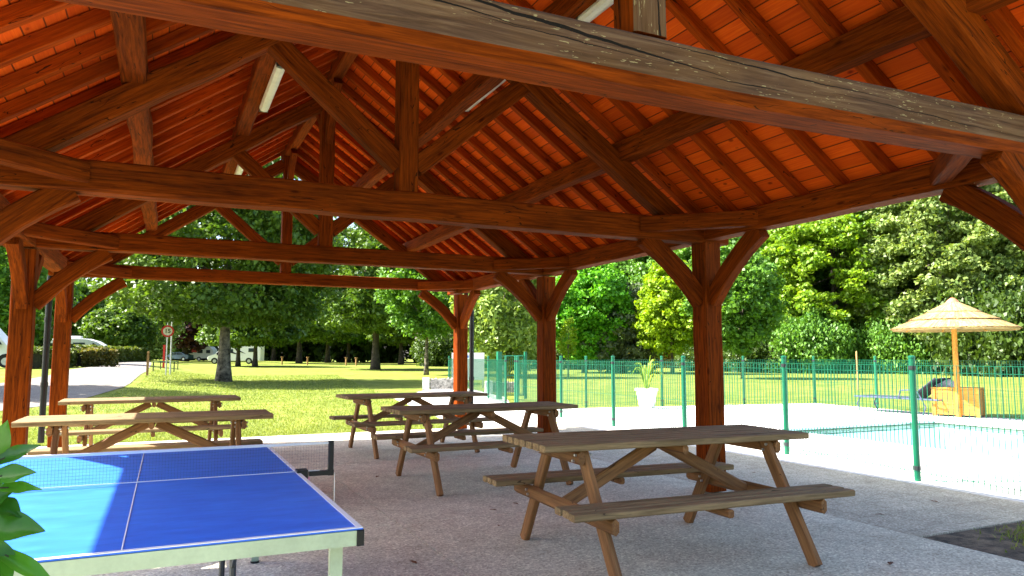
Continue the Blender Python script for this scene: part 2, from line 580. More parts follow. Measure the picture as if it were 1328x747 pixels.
def ground_sheet():
    xs = sorted(set([-420, -300, -200, -140, -100, -70, -50, -35] + [round(-25 + i * 2.5, 2) for i in range(27)] + [round(-14 + i, 2) for i in range(20)] + [POOL[0] + .05, POOL[1] - .05] + [50, 65, 80, 100, 140, 200, 300, 420]))
    ys = sorted(set([-120, -60, -30, -15, -8] + [0, 4, 8, 12, 16] + [20 + i * 2.5 for i in range(33)] + [POOL[2] + .05, POOL[3] - .05] + [110, 125, 140, 170, 200, 260, 340, 450, 600]))
    mb = MB()
    nx = len(xs)
    for y in ys:
        for x in xs:
            mb.v.append((x, y, ground_z(x, y) - .03))
    for j in range(len(ys) - 1):
        for i in range(nx - 1):
            cx, cy_ = (xs[i] + xs[i + 1]) / 2, (ys[j] + ys[j + 1]) / 2
            if POOL[0] < cx < POOL[1] and POOL[2] < cy_ < POOL[3]: continue
            mb.f.append((j * nx + i, j * nx + i + 1, (j + 1) * nx + i + 1, (j + 1) * nx + i)); mb.m.append(0)
    return tag(mb.build('lawn_ground', M['lawn'], smooth=True), kind='structure')


ground_sheet()


def sheet(name, polys, z, mat, thick=.12):
    mb = MB()
    for poly in polys:
        n = len(poly)
        mb.add([(x, y, z) for x, y in poly] + [(x, y, z - thick) for x, y in poly],
               [tuple(range(n)), tuple(range(2 * n - 1, n - 1, -1))] + [(i, n + i, n + (i + 1) % n, (i + 1) % n) for i in range(n)])
    return tag(mb.build(name, mat), kind='structure')


def rect(x0, x1, y0, y1): return [(x0, y0), (x1, y0), (x1, y1), (x0, y1)]


g_ = .005
cx = [-2.1, 1.78, 5.25]; cyy = [-.8, 2.52, 5.95, 9.5, 13.3]
slabs = []
for i in range(2):
    for j in range(4):
        slabs.append(rect(cx[i] + g_, cx[i + 1] - g_, cyy[j] + g_, cyy[j + 1] - g_))
sheet('pavilion_slab', slabs, 0.0, M['slab'])
sheet('side_pavement', [rect(5.25, 7.35, 3.85, 13.3)], -.004, M['paver'])
sheet('pale_path', [[(5.25, 13.31), (7.35, 13.31), (8.2, 17.2), (10.4, 22.5), (12.0, 30.5), (10.8, 30.5), (6.9, 24.0), (6.0, 18.0)]], -.006, M['deckstone'], .05)
px0, px1, py0, py1 = POOL
sheet('pool_deck', [rect(7.36, px0, -1.5, 12.5), rect(px1, 16.9, -1.5, 12.5), rect(px0, px1, py1, 12.5), [(7.36, 12.51), (16.9, 12.51), (17.25, 15.75), (8.2, 17.15)]], 0.0, M['deckstone'])
sheet('soil_bed', [[(5.265, -3), (7.34, -3), (7.34, 3.84), (5.265, 3.84)]], -.012, plain('dark soil', (.19, .135, .085), .95, var=.6, nscale=9, bumpd=.02), .05)

# pool basin, coping and water
mb = MB()
mb.box(((px0 + px1) / 2, (py0 + py1) / 2, -1.45), (px1 - px0, py1 - py0, .1))
for x in (px0 - .05, px1 + .05): mb.box((x, (py0 + py1) / 2, -.75), (.1, py1 - py0 + .2, 1.3))
for y in (py0 - .05, py1 + .05): mb.box(((px0 + px1) / 2, y, -.75), (px1 - px0, .1, 1.3))
tag(mb.build('pool_basin', plain('pale blue pool liner', (.80, .93, .94), .4, var=.03)), kind='structure')
mb = MB()
for x in (px0 - .12, px1 + .12): mb.box((x, (py0 + py1) / 2, .02), (.34, py1 - py0 + .58, .04))
for y in (py0 - .12, py1 + .12): mb.box(((px0 + px1) / 2, y, .02), (px1 - px0 - .10, .34, .04))
tag(mb.build('pool_coping', plain('white coping stone', (.78, .77, .74), .7, var=.05)), kind='structure')
wm, nt, b = new_mat('pool water')
b.inputs['Base Color'].default_value = (.45, .85, .92, 1)
b.inputs['Roughness'].default_value = .05
b.inputs['IOR'].default_value = 1.33
tcn = N(nt, 'ShaderNodeTexCoord')
bump(nt, b, noise(nt, tcn.outputs['Object'], 3.0, 3, .5, .6), .05, .4)
trn = N(nt, 'ShaderNodeBsdfTransparent'); trn.inputs[0].default_value = (.80, .98, 1.0, 1)
gls = N(nt, 'ShaderNodeBsdfGlossy'); gls.inputs['Roughness'].default_value = .05
nt.links.new(b.inputs['Normal'].links[0].from_socket, gls.inputs['Normal'])
fr = N(nt, 'ShaderNodeFresnel'); fr.inputs[0].default_value = 1.33
nt.links.new(b.inputs['Normal'].links[0].from_socket, fr.inputs['Normal'])
ms = N(nt, 'ShaderNodeMixShader')
nt.links.new(mth(nt, 'MULTIPLY', fr.outputs[0], .4), ms.inputs[0]); nt.links.new(trn.outputs[0], ms.inputs[1]); nt.links.new(gls.outputs[0], ms.inputs[2])
nt.links.new(ms.outputs[0], nt.nodes['Material Output'].inputs['Surface'])
mb = MB(); mb.add([(px0 + .002, py0 + .002, -.035), (px1 - .002, py0 + .002, -.12), (px1 - .002, py1 - .002, -.035), (px0 + .002, py1 - .002, -.035)], [(0, 1, 2, 3)])
tag(mb.build('pool_water', wm), kind='structure')

# road on the left
def road():
    left = [(-30, 26), (-16, 26.5), (-9.5, 27.8), (-6.2, 31), (-4.6, 38), (-4.4, 56), (-4.9, 90), (-6.5, 140)]
    right = [(-30, 18.5), (-14, 18.5), (-5.0, 20.0), (-2.5, 24.5), (-1.3, 32), (-1.0, 46), (-1.1, 62), (-1.4, 90), (-2.8, 140)]
    def res(p, n=60):
        P = [Vector(q) for q in p]
        d = [0]
        for a, b_ in zip(P, P[1:]): d.append(d[-1] + (b_ - a).length)
        out = []
        for i in range(n):
            t = d[-1] * (i / (n - 1)) ** 1.0
            k = max(j for j in range(len(d)) if d[j] <= t + 1e-9); k = min(k, len(P) - 2)
            u = (t - d[k]) / (d[k + 1] - d[k])
            out.append(P[k].lerp(P[k + 1], u))
        return out
    l, r_ = res(left), res(right)
    mb = MB(); K = 6
    for i in range(60):
        for k in range(K + 1):
            p = l[i].lerp(r_[i], k / K)
            mb.v.append((p.x, p.y, ground_z(p.x, p.y) - .016))
    for i in range(59):
        for k in range(K):
            a = i * (K + 1) + k
            mb.f.append((a, a + 1, a + K + 2, a + K + 1)); mb.m.append(0)
    return tag(mb.build('road', M['asphalt']), kind='structure')


road()

# ------------------------------------------------------------------ pavilion
XL, XR, XC = -1.44, 5.05, 1.805
TY = [2.52, 5.95, 9.5, 12.97]
APEX = 5.15; SL = .70; PH = math.atan(SL)
ZT0, ZT1 = 2.53, 2.76
pav = empty('timber_pavilion', (XC, 7.7, 0), 0, 'open timber pavilion with red brown stained beams under a gabled roof', 'pavilion')
PB = Vector((XC, 7.7, 0))


def timber(name, pts, w, h, side, mat, parent=pav, base=PB, ch=.012, wane=0.0, seg=.35, jit=.003, mats=None, facemat=None):
    """rectangular section swept along pts; side = direction of the width w; local x = along the piece"""
    pts = [Vector(p) for p in pts]
    side = Vector(side).normalized()
    if len(pts) == 2:
        n = max(2, int((pts[1] - pts[0]).length / seg) + 1)
        pts = [pts[0].lerp(pts[1], i / n) for i in range(n + 1)]
    ax = (pts[-1] - pts[0]).normalized()
    side = (side - ax * side.dot(ax)).normalized()
    up = ax.cross(side) * -1
    up = side.cross(ax) * -1
    if up.z < 0 or (abs(up.z) < 1e-6 and up.x < 0): up = -up
    side = up.cross(ax)
    org = (pts[0] + pts[-1]) / 2
    Mx = Matrix((ax, side, up)).transposed().to_4x4()
    Mx.translation = org - base
    inv = Matrix((ax, side, up))
    mb = MB()
    s0 = random.random() * 50
    for i, p in enumerate(pts):
        t = (pts[min(i + 1, len(pts) - 1)] - pts[max(i - 1, 0)]).normalized()
        u2 = side.cross(t) * -1
        if u2.dot(up) < 0: u2 = -u2
        jx = (mnoise.noise(Vector((s0 + i * .6, 0, 0)))) * jit * 2
        jy = (mnoise.noise(Vector((0, s0 + i * .6, 0)))) * jit * 2
        a, b_ = w / 2, h / 2
        wn0 = wane * (.5 + .9 * abs(mnoise.noise(Vector((s0 + i * .23, 3.3, 0))) * 2)) if wane else ch
        sec = [(-a + wn0, -b_), (a - ch, -b_), (a, -b_ + ch), (a, b_ - ch), (a - ch, b_), (-a + ch, b_), (-a, b_ - ch), (-a, -b_ + wn0)]
        for sa, sb in sec:
            q = p + side * (sa + jx) + u2 * (sb + jy)
            mb.v.append(tuple(inv @ (q - org)))
    n = len(pts)
    for i in range(n - 1):
        for k in range(8):
            mb.f.append((i * 8 + k, i * 8 + (k + 1) % 8, (i + 1) * 8 + (k + 1) % 8, (i + 1) * 8 + k))
            mb.m.append(facemat[k] if facemat else 0)
    mb.f.append(tuple(range(7, -1, -1))); mb.m.append(0)
    mb.f.append(tuple((n - 1) * 8 + k for k in range(8))); mb.m.append(0)
    o = mb.build(name, mats or mat, parent)
    o.matrix_basis = Mx
    return o


def arc(p0, p1, sag, dirv, n=7):
    p0, p1, dirv = Vector(p0), Vector(p1), Vector(dirv).normalized()
    return [p0.lerp(p1, i / n) + dirv * sag * (1 - (2 * i / n - 1) ** 2) for i in range(n + 1)]


def zdeck(x): return APEX - SL * abs(x - XC)


T = M['timber']
for ti, y in enumerate(TY):
    # tie beam
    if ti == 0:
        # index 5..7 are faces on the -side (outer) face: side vector is chosen so that -side = -Y
        timber('tie_beam', [(XL - .25, y, 2.605), (0.2, y, 2.602), (1.2, y, 2.598), (2.2, y, 2.600), (3.2, y, 2.615), (4.2, y, 2.635), (XR + .25, y, 2.64)], .22, .215, (0, 1, 0), T, ch=.012, wane=.045, jit=.006,
               mats=[T, M['weathered']], facemat=[0, 0, 0, 0, 0, 1, 1, 0])
    else:
        dz = .05 if ti == 3 else (.03 if ti == 2 else 0)
        timber('tie_beam', [(XL - .22, y, (ZT0 + ZT1) / 2 + dz), (XR + .22, y, (ZT0 + ZT1) / 2 + dz)], .20, ZT1 - ZT0 - dz * .6, (0, 1, 0), T, jit=.006, wane=.02)
    # king post
    kp = timber('king_post', [(XC, y, 2.70 + .03), (XC, y, APEX - .30)], .17, .17, (0, 1, 0), T, mats=[T, M['weathered']],
                facemat=None)
    if ti == 0:
        kp.data.polygons.foreach_set('material_index', [1 if (Vector(kp.matrix_basis.to_3x3() @ p.normal).y < -.5) else 0 for p in kp.data.polygons])
    for s in (-1, 1):
        # principal rafter under the purlins
        off = .40
        x1 = XC + s * .08; x0 = XC + s * 2.95
        timber('principal_rafter', [(x0, y, zdeck(x0) - off), (x1, y, zdeck(x1) - off)], .17, .19, (0, 1, 0), T, jit=.008, wane=.02)
        # strut
        timber('strut', [(XC + s * .07, y, 2.99), (XC + s * 1.12, y, zdeck(XC + s * 1.12) - .47)], .13, .17, (0, 1, 0), T, jit=.006)
        # post
        xp = XL if s < 0 else XR
        timber('post', [(xp, y, 0.02), (xp, y, 2.54)], .215, .215, (0, 1, 0), T, jit=.006)
        # brace post -> tie
        timber('knee_brace', arc((xp - s * .09, y, 1.93), (xp - s * .80, y, 2.55), .05, (s * .6, 0, .8)), .12, .17, (0, 1, 0), T, jit=.003)
        # braces post -> wall plate
        for q in (-1, 1):
            if (ti == 0 and q < 0) or (ti == 3 and q > 0): continue
            timber('knee_brace', arc((xp, y + q * .09, 1.93), (xp, y + q * .80, 2.56), .05, (0, -q * .6, .8)), .12, .17, (1, 0, 0), T, jit=.003)
        # horizontal corner brace from the tie to the plate
        q = 1 if ti == 0 else -1
        timber('corner_brace', [(xp - s * .86, y + q * .07, 2.665), (xp - s * .02, y + q * .86, 2.665)], .12, .15, (1, s * q * 1.0, 0), T)
    # ridge braces
    for q in (-1, 1):
        if (ti == 0 and q < 0) or (ti == 3 and q > 0): continue
        timber('ridge_brace', arc((XC, y + q * .08, 4.15), (XC, y + q * .62, APEX - .36), .03, (0, -q * .6, .8)), .10, .13, (1, 0, 0), T)
for s, xp in ((-1, XL), (1, XR)):
    timber('wall_plate', [(xp, 2.0, 2.665), (xp, 13.45, 2.67)], .20, .21, (1, 0, 0), T, jit=.005)
    for d in ((1.05, 2.10) if s < 0 else (1.05, 2.22)):
        x = XC + s * d
        timber('purlin', [(x, 2.02, zdeck(x) - .215), (x, 13.44, zdeck(x) - .215)], .17, .20, (1, 0, 0), T, jit=.012, wane=.03, seg=.5)
timber('ridge_beam', [(XC, 2.02, APEX - .21), (XC, 13.44, APEX - .21)], .14, .20, (1, 0, 0), T, jit=.006)
cs, sn = math.cos(PH), math.sin(PH)
EX = 3.45
for s in (-1, 1):
    k = 0
    y = 2.03
    while y < 13.5:
        x0 = XC + s * .02; x1 = XC + s * EX
        offz = .052 / cs
        timber('rafter', [(x0, y, zdeck(x0) - offz), (x1, y, zdeck(x1) - offz)], .075, .095, (0, 1, 0), M['rafter'], ch=.004, seg=.8, jit=.003)
        y += .4395
    # boards: local x along Y, local y down the slope
    ln = EX / cs
    mb = MB(); mb.box((0, -ln / 2, .014), (11.6, ln, .024))
    dk = mb.build('roof_deck', M['deck'], pav)
    ex = Vector((0, 1, 0)); ey = Vector((-s * cs, 0, sn)); ez = Vector((s * sn, 0, cs))
    if ex.cross(ey).dot(ez) < 0: ex = -ex
    Mx = Matrix((ex, ey, ez)).transposed().to_4x4(); Mx.translation = Vector((XC, 7.74, APEX)) - PB
    dk.matrix_basis = Mx
    # tiles above
    mb = MB()
    nrow = 13; cw = ln / nrow
    for r_ in range(nrow):
        yy0 = -(r_ + 1) * cw - .03; yy1 = -r_ * cw
        nn = 58
        for c in range(nn):
            xa = -5.86 + c * 11.72 / nn; xb = xa + 11.72 / nn - .008
            xm = (xa + xb) / 2
            mb.add([(xa, yy0, .058), (xm, yy0, .085), (xb, yy0, .058), (xa, yy1, .030), (xm, yy1, .055), (xb, yy1, .030)],
                   [(0, 1, 4, 3), (1, 2, 5, 4)])
            mb.add([(xa, yy0, .036), (xb, yy0, .036), (xb, yy0, .058), (xm, yy0, .085), (xa, yy0, .058)], [(0, 1, 2, 3, 4)])
    tl = mb.build('roof_tiles', M['tile'], pav); tl.matrix_basis = Mx
    # gutter
    xg = XC + s * (EX + .03); zg = zdeck(XC + s * EX) + .0
    mb = MB()
    pr = [(-.05, 0), (-.045, -.035), (-.02, -.055), (.02, -.055), (.045, -.035), (.05, 0)]
    vs = [(xg + a, yy, zg + .02 + b_) for yy in (1.95, 13.5) for a, b_ in pr]
    mb.add([Vector(v) - PB for v in vs], [(i, i + 1, i + 7, i + 6) for i in range(5)])
    mb.build('gutter', M['dark_metal'], pav)
mb = MB()
for i in range(26):
    yy = 1.95 + i * .445
    mb.tube([Vector((XC, yy, APEX + .045)) - PB, Vector((XC, yy + .46, APEX + .055)) - PB], [.10, .12], 10)
mb.build('ridge_tiles', M['tile'], pav)
# downpipes on the far corners
for xg, xw in ((-1.68, -1.68), (5.29, 5.42)):
    mb = MB()
    p = [(xg, 13.3, 2.62), (xg, 13.3, 2.45), (xw, 13.32, 2.25), (xw, 13.32, .05)]
    mb.tube([Vector(q) - PB for q in p], .045, 12)
    for z in (.9, 1.9):
        mb.tube([Vector((xw, 13.32, z)) - PB, Vector((xw, 13.32, z + .07)) - PB], .053, 12)
    mb.build('downpipe', M['black'], pav, smooth=False)

# ------------------------------------------------------------------ fluorescent lamps
def lamp(loc, label):
    t = empty('fluorescent_lamp', loc, 0, label, 'lamp', 'strip lamps under the roof purlins')
    mb = MB(); mb.rbox((0, 0, .035), (.075, 1.34, .04), .008); mb.box((0, 0, .06), (.05, .1, .03))
    mb.build('housing', M['zinc'], t)
    mb = MB()
    for i in range(1):
        sec = [(-.045, .02), (-.05, -.005), (-.035, -.035), (0, -.045), (.035, -.035), (.05, -.005), (.045, .02)]
        vs = [(a, yy, b_) for yy in (-.66, .66) for a, b_ in sec]
        n = 7
        mb.add(vs, [(k, (k + 1) % n, n + (k + 1) % n, n + k) for k in range(n)] + [tuple(range(n - 1, -1, -1)), tuple(range(n, 2 * n))])
    mb.build('diffuser', M['lamp_body'], t)
    for yy in (-.68, .68):
        mb = MB(); mb.box((0, yy, 0), (.09, .04, .07)); mb.build('end_cap', M['dark_metal'], t)
    return t


lamp((.86, 7.5, 4.07), 'off white strip lamp beside the left upper purlin, nearest and largest in the picture')
lamp((.86, 11.0, 4.07), 'off white strip lamp towards the far gable, half hidden by a tie beam')
lamp((2.93, 4.2, 4.07), 'strip lamp under the right upper purlin above the weathered front beam')
lamp((2.99, 6.9, 4.205), 'strip lamp under the right upper purlin, only its end showing beside a strut')


# ------------------------------------------------------------------ picnic tables
def make_picnic():
    t = empty('picnic_table', (0, 0, 0))
    Z = Vector((0, 0, 0))
    TH, SH, LEN = .82, .48, 2.10
    mb = MB(); npl = 7; W = .74; pw = W / npl
    for i in range(npl):
        mb.rbox((random.uniform(-.006, .006), -W / 2 + pw * (i + .5), TH - .0225), (LEN, pw - .017, .043), .007)
    mb.build('tabletop', M['table_wood'], t)
    for s in (-1, 1):
        mb = MB()
        for i in range(3):
            mb.rbox((random.uniform(-.006, .006), s * (.765 - .050 - i * .098), SH - .0215), (LEN, .080, .041), .007)
        mb.build('seat', M['table_wood'], t)
    for e in (-1, 1):
        x = e * .785
        def piece(name, p0, p1, w, h, side, ch=.008, mat=M['leg_wood']):
            return timber(name, [p0, p1], w, h, side, mat, parent=t, base=Z, ch=ch, jit=.001, seg=.6)
        piece('top_bearer', (x, -.33, TH - .092), (x, .33, TH - .092), .045, .09, (1, 0, 0), .02)
        piece('seat_bearer', (x, -.74, SH - .092), (x, .74, SH - .092), .045, .095, (1, 0, 0), .02)
        for s in (-1, 1):
            piece('leg', (x - e * .047, s * .70, 0.0), (x - e * .047, s * .24, TH - .05), .045, .095, (1, 0, 0))
    timber('centre_bearer', [(0, -.33, TH - .075), (0, .33, TH - .075)], .045, .06, (1, 0, 0), M['leg_wood'], parent=t, base=Z, ch=.015, jit=.001)
    for s in (-1, 1):
        timber('seat_batten', [(0, s * .50, SH - .07), (0, s * .78, SH - .07)], .045, .05, (1, 0, 0), M['leg_wood'], parent=t, base=Z, ch=.01, jit=.001)
    for e in (-1, 1):
        timber('diagonal_brace', [(e * .76, 0, SH - .10), (e * .04, 0, TH - .075)], .045, .085, (0, 1, 0), M['leg_wood'], parent=t, base=Z, jit=.001)
    for e in (-1, 1):
        for s in (-1, 1):
            for yy, zz in ((.262, TH - .115), (.295, TH - .075), (.462, SH - .105), (.485, SH - .075)):
                mb = MB(); mb.tube([(e * .702, s * yy, zz), (e * .822, s * yy, zz)], .009, 8)
                mb.build('bolt', M['zinc'], t)
    return t


proto = make_picnic()
for i, (x, y, a, lab) in enumerate([
    (3.20, 4.33, -3.0, 'nearest and largest wooden picnic table, on the right beside a pavilion post'),
    (3.22, 7.62, .5, 'middle wooden picnic table of the right hand row, just behind the nearest one'),
    (3.32, 10.45, 1.5, 'rearmost wooden picnic table of the right hand row, near the far edge of the slab'),
    (-.09, 7.72, -.5, 'wooden picnic table right behind the blue ping pong table, half in sunlight'),
    (-.12, 10.85, 1.0, 'rear one of the two picnic tables behind the ping pong table, nearest the lawn')]):
    o = proto if i == 0 else copy_tree(proto)
    o.location = (x, y, 0); o.rotation_euler = (0, 0, R(a))
    tag(o, lab, 'picnic table', 'wooden picnic tables under the pavilion')

# ------------------------------------------------------------------ ping pong table
pp = empty('ping_pong_table', (-.1025, 4.01, 0), 0, 'blue outdoor ping pong table with white lines and pale metal frame', 'ping pong table')
LX, LY = 1.525, 2.74
for s in (-1, 1):
    mb = MB(); mb.rbox((0, 0, 0), (LX, LY / 2 - .006, .006), .002)
    mb.build('playing_surface', M['blue'], pp, loc=(0, s * (LY / 4 + .002), .757))
    mb = MB()
    z = .7615
    yo = s * LY / 2
    mb.box((0, yo - s * .01, z), (LX, .02, .0024))
    for e in (-1, 1): mb.box((e * (LX / 2 - .01), s * (LY / 4 + .002 - .010), z), (.02, LY / 2 - .026, .0024))
    mb.box((0, s * (LY / 4 - .008), z), (.004, LY / 2 - .030, .0024))
    mb.build('white_line', plain('white line paint', (.72, .75, .8), .5, var=.03), pp)
    mb = MB()
    mb.box((0, yo - s * .012, .7265), (LX - .04, .022, .052))
    for e in (-1, 1): mb.box((e * (LX / 2 - .012), s * (LY / 4 + .005), .7265), (.022, LY / 2 - .05, .052))
    mb.box((0, s * .03, .7265), (LX - .06, .022, .05))
    mb.build('frame', M['cream'], pp)
    for e in (-1, 1):
        mb = MB(); mb.rbox((e * (LX / 2 - .009), yo - s * .009, .7265), (.026, .026, .056), .004)
        mb.build('corner_cap', M['black'], pp)
        mb = MB()
        mb.box((e * (LX / 2 - .07), yo - s * .12, .355), (.045, .03, .69))
        mb.build('leg', M['cream'], pp)
        mb = MB(); mb.tube([(e * (LX / 2 - .07), yo - s * .12, .012), (e * (LX / 2 - .07), yo - s * .12, .0)], .028, 12)
        mb.build('foot', M['black'], pp)
    # inner undercarriage legs
    for e in (-1, 1):
        mb = MB()
        mb.tube([(e * .42, s * .32, .70), (e * .42, s * .32, .05)], .016, 8)
        mb.tube([(e * .42, s * .32, .40), (e * .42, s * .75, .70)], .010, 6)
        mb.build('undercarriage_leg', M['dark_metal'], pp)
        mb = MB(); mb.tube([(e * .42 - .012, s * .32, .045), (e * .42 + .012, s * .32, .045)], .045, 14)
        mb.build('castor', M['black'], pp)
mb = MB()
for e in (-1, 1): mb.tube([(e * .42, -.32, .12), (e * .42, .32, .12)], .014, 8)
mb.tube([(-.42, 0, .12), (.42, 0, .12)], .014, 8)
mb.build('undercarriage_bar', M['dark_metal'], pp)
# net
NX = LX / 2 + .1525
mb = MB()
for i in range(int(2 * NX / .014)):
    x = -NX + i * .014
    mb.box((x, 0, .76 + .073), (.0006, .0006, .132))
for j in range(9):
    mb.box((0, 0, .766 + j * .0153), (2 * NX, .0006, .0006))
net = mb.build('net', plain('dark net cord', (.03, .05, .10), .8), pp)
mb = MB(); mb.box((0, 0, .908), (2 * NX, .005, .012)); mb.build('net_tape', M['white_paint'], net)
mb = MB(); mb.box((0, 0, .7665), (2 * NX - .1, .003, .004)); mb.build('net_hem', M['white_paint'], net)
for e in (-1, 1):
    mb = MB()
    x = e * (NX + .008)
    mb.rbox((0, 0, 0), (.16, .03, .028), .006, M=Matrix.Rotation(R(90), 3, 'Y'))
    mb.v = [(v[0] + x, v[1], v[2] + .838) for v in mb.v]
    mb.box((e * (NX - .045), 0, .752), (.12, .03, .024))
    mb.box((x, 0, .752), (.03, .032, .03))
    mb.box((e * (LX / 2 + .01), 0, .752), (.055, .07, .05))
    mb.box((e * (LX / 2 - .02), 0, .705), (.06, .05, .02))
    mb.build('net_post', M['black'], pp)
mb = MB(); mb.tube([(LX / 2 + .04, -.01, .735), (LX / 2 + .04, -.01, .705)], .012, 10); mb.build('clamp_screw', plain('pink plastic', (.65, .25, .33), .5), pp)
mb = MB(); mb.tube([(NX + .03, 0, .75), (NX + .032, .005, .6), (NX + .02, 0, .48)], .002, 6); mb.build('net_cord', M['white_paint'], pp)


# ------------------------------------------------------------------ fences
def fence(name, pts, label, cat='fence', hp=1.37, hf=1.28, wire=.06, group=None, rpost=.034, rw=.0032):
    base = Vector((pts[0][0], pts[0][1], ground_z(*pts[0])))
    t = empty(name, base, 0, label, cat, group)
    P = [Vector((x, y, ground_z(x, y))) - base for x, y in pts]
    for p in P:
        mb = MB()
        mb.tube([p + Vector((0, 0, -.05)), p + Vector((0, 0, hp - .015))], rpost, 12)
        po = mb.build('post', M['green_paint'], t)
        mb = MB(); mb.tube([p + Vector((0, 0, hp - .02)), p + Vector((0, 0, hp)), p + Vector((0, 0, hp + .008))], [rpost + .004, rpost + .004, rpost * .5], 12)
        mb.build('cap', M['green_paint'], po)
        mb = MB()
        for z in (hf - .06, .12):
            mb.tube([p + Vector((0, 0, z)), p + Vector((0, 0, z + .045))], rpost + .005, 10)
        mb.build('clamp', M['dark_metal'], po)
    for a, b_ in zip(P, P[1:]):
        mb = MB()
        d = b_ - a; ln = d.length; u = d.normalized()
        n = int(ln / wire)
        nrm = Vector((-u.y, u.x, 0)) * .006
        Mr = Matrix.Rotation(math.atan2(u.y, u.x), 3, 'Z')
        for i in range(1, n):
            p = a + d * (i / n)
            mb.box(p + Vector((0, 0, hf / 2 + .02)), (rw * 2, rw * 2, hf - .06), Mr)
        for z in (hf - .01, hf - .085, .62, .10, .045):
            for q in (-1, 1):
                mb.box((a + b_) / 2 + nrm * q + Vector((0, 0, z)), (ln - .05, .0045, .0045), Mr)
        mb.build('mesh_panel', M['green_paint'], t)
    return t


fence('pool_fence', [(7.05, 1.1), (7.28, 3.3), (7.55, 5.5), (7.93, 7.75), (8.0, 10.07), (8.0, 12.25), (8.05, 14.45), (8.12, 16.85)],
      'green wire mesh fence with round posts running along the pavilion beside the white pool deck')
fence('pool_fence', [(8.35, 17.45), (10.3, 17.1), (12.55, 16.75), (15.1, 16.3), (17.3, 15.75), (16.95, 13.4), (16.65, 11.0), (16.4, 8.6), (16.2, 6.2)],
      'green wire mesh fence on the far side of the pool in front of the lawn')
gx = [(8.6, 18.6), (9.5, 21.9), (10.2, 25.6), (11.0, 29.6)]
fence('path_fence', gx, 'green mesh fence leading away along the pale path to the far lawn')


def gate():
    a, b_ = Vector((9.75, 21.6, 0)), Vector((10.55, 21.3, 0))
    t = empty('green_gate', a, 0, 'green metal gate with a wide dark post at the end of the pool fence', 'gate')
    for p, w in ((Vector((0, 0, 0)), .14), (b_ - a, .08)):
        mb = MB(); mb.box(p + Vector((0, 0, .76)), (w, w, 1.52)); mb.build('gate_post', M['green_paint'], t)
    d = b_ - a
    mb = MB()
    for z in (.12, .75, 1.38): mb.tube([d * .1 + Vector((0, 0, z)), d * .92 + Vector((0, 0, z))], .018, 8)
    for k in (.1, .92): mb.tube([d * k + Vector((0, 0, .1)), d * k + Vector((0, 0, 1.4))], .02, 8)
    for i in range(1, 10): mb.tube([d * (.1 + .082 * i) + Vector((0, 0, .12)), d * (.1 + .082 * i) + Vector((0, 0, 1.38))], .008, 6)
    mb.build('gate_leaf', M['green_paint'], t)
    mb = MB(); mb.box(d * .12 + Vector((0, -.03, 1.0)), (.05, .05, .16)); mb.build('lock', M['zinc'], t)


gate()

# ------------------------------------------------------------------ pool side things
def mat_straw():
    m, nt, b = new_mat('thatch straw')
    tc = N(nt, 'ShaderNodeTexCoord')
    geo = N(nt, 'ShaderNodeNewGeometry')
    c = ramp(nt, geo.outputs['Random Per Island'], [(0, (.22, .13, .04)), (.5, (.38, .25, .09)), (1, (.54, .38, .15))])
    nt.links.new(c, b.inputs['Base Color']); b.inputs['Roughness'].default_value = .8
    return m


M['straw'] = mat_straw()


def parasol():
    t = empty('straw_parasol', (16.25, 10.75, 0), 0, 'thatched straw parasol on a wooden pole beside the pool', 'parasol')
    mb = MB(); mb.tube([(0, 0, 0), (0, 0, 2.3)], .055, 12); mb.build('pole', M['box_wood'], t)
    V = []; F = []
    def cone(r0, z0, r1, z1, n):
        for i in range(n):
            a = random.uniform(0, 2 * math.pi)
            u0 = random.random() ** .7 * .75
            u1 = min(1.0, u0 + random.uniform(.2, .5)) if random.random() < .7 else 1.0 + random.uniform(0, .035)
            w = .011
            da = random.uniform(-.03, .03)
            pts = []
            for u, aa in ((u0, a), (u1, a + da)):
                r_ = r0 + (r1 - r0) * u; z = z0 + (z1 - z0) * u + random.uniform(-.012, .014)
                tx, ty = -math.sin(aa), math.cos(aa)
                pts.append(((r_ * math.cos(aa) - tx * w), (r_ * math.sin(aa) - ty * w), z))
                pts.append(((r_ * math.cos(aa) + tx * w), (r_ * math.sin(aa) + ty * w), z))
            k = len(V); V.extend(pts); F.append((k, k + 1, k + 3, k + 2))
    # three overlapping tiers
    for (r0, z0, r1, z1, n) in ((.62, 2.29, 1.28, 2.00, 6000), (.30, 2.46, .90, 2.20, 3200), (.04, 2.64, .55, 2.37, 1800)):
        V = []; F = []
        cone(r0, z0, r1, z1, n)
        me = fast_mesh('thatch_tier', np.array(V), np.array(F), M['straw'])
        th = obj('thatch_tier', me, t)
        mb = MB()
        mb.lathe([(r0 * .9, z0 + .0), (r1 * .985, z1 - .012), (r1 * .97, z1 - .05), (r0 * .9, z0 - .045), (r0 * .9, z0)], n=40)
        mb.build('thatch_core', plain('straw core', (.42, .28, .11), .9, var=.3, nscale=12), th)
    mb = MB(); mb.lathe([(.0, 2.71), (.04, 2.70), (.10, 2.65), (.14, 2.60), (.12, 2.59)], n=20); mb.build('top_cap', plain('terracotta cap', (.5, .17, .09), .6), t)
    mb = MB()
    for k in range(8):
        a = k * math.pi / 4
        mb.tube([(0, 0, 2.45), (1.2 * math.cos(a), 1.2 * math.sin(a), 1.97)], .018, 6)
    mb.build('spokes', M['box_wood'], t)


parasol()


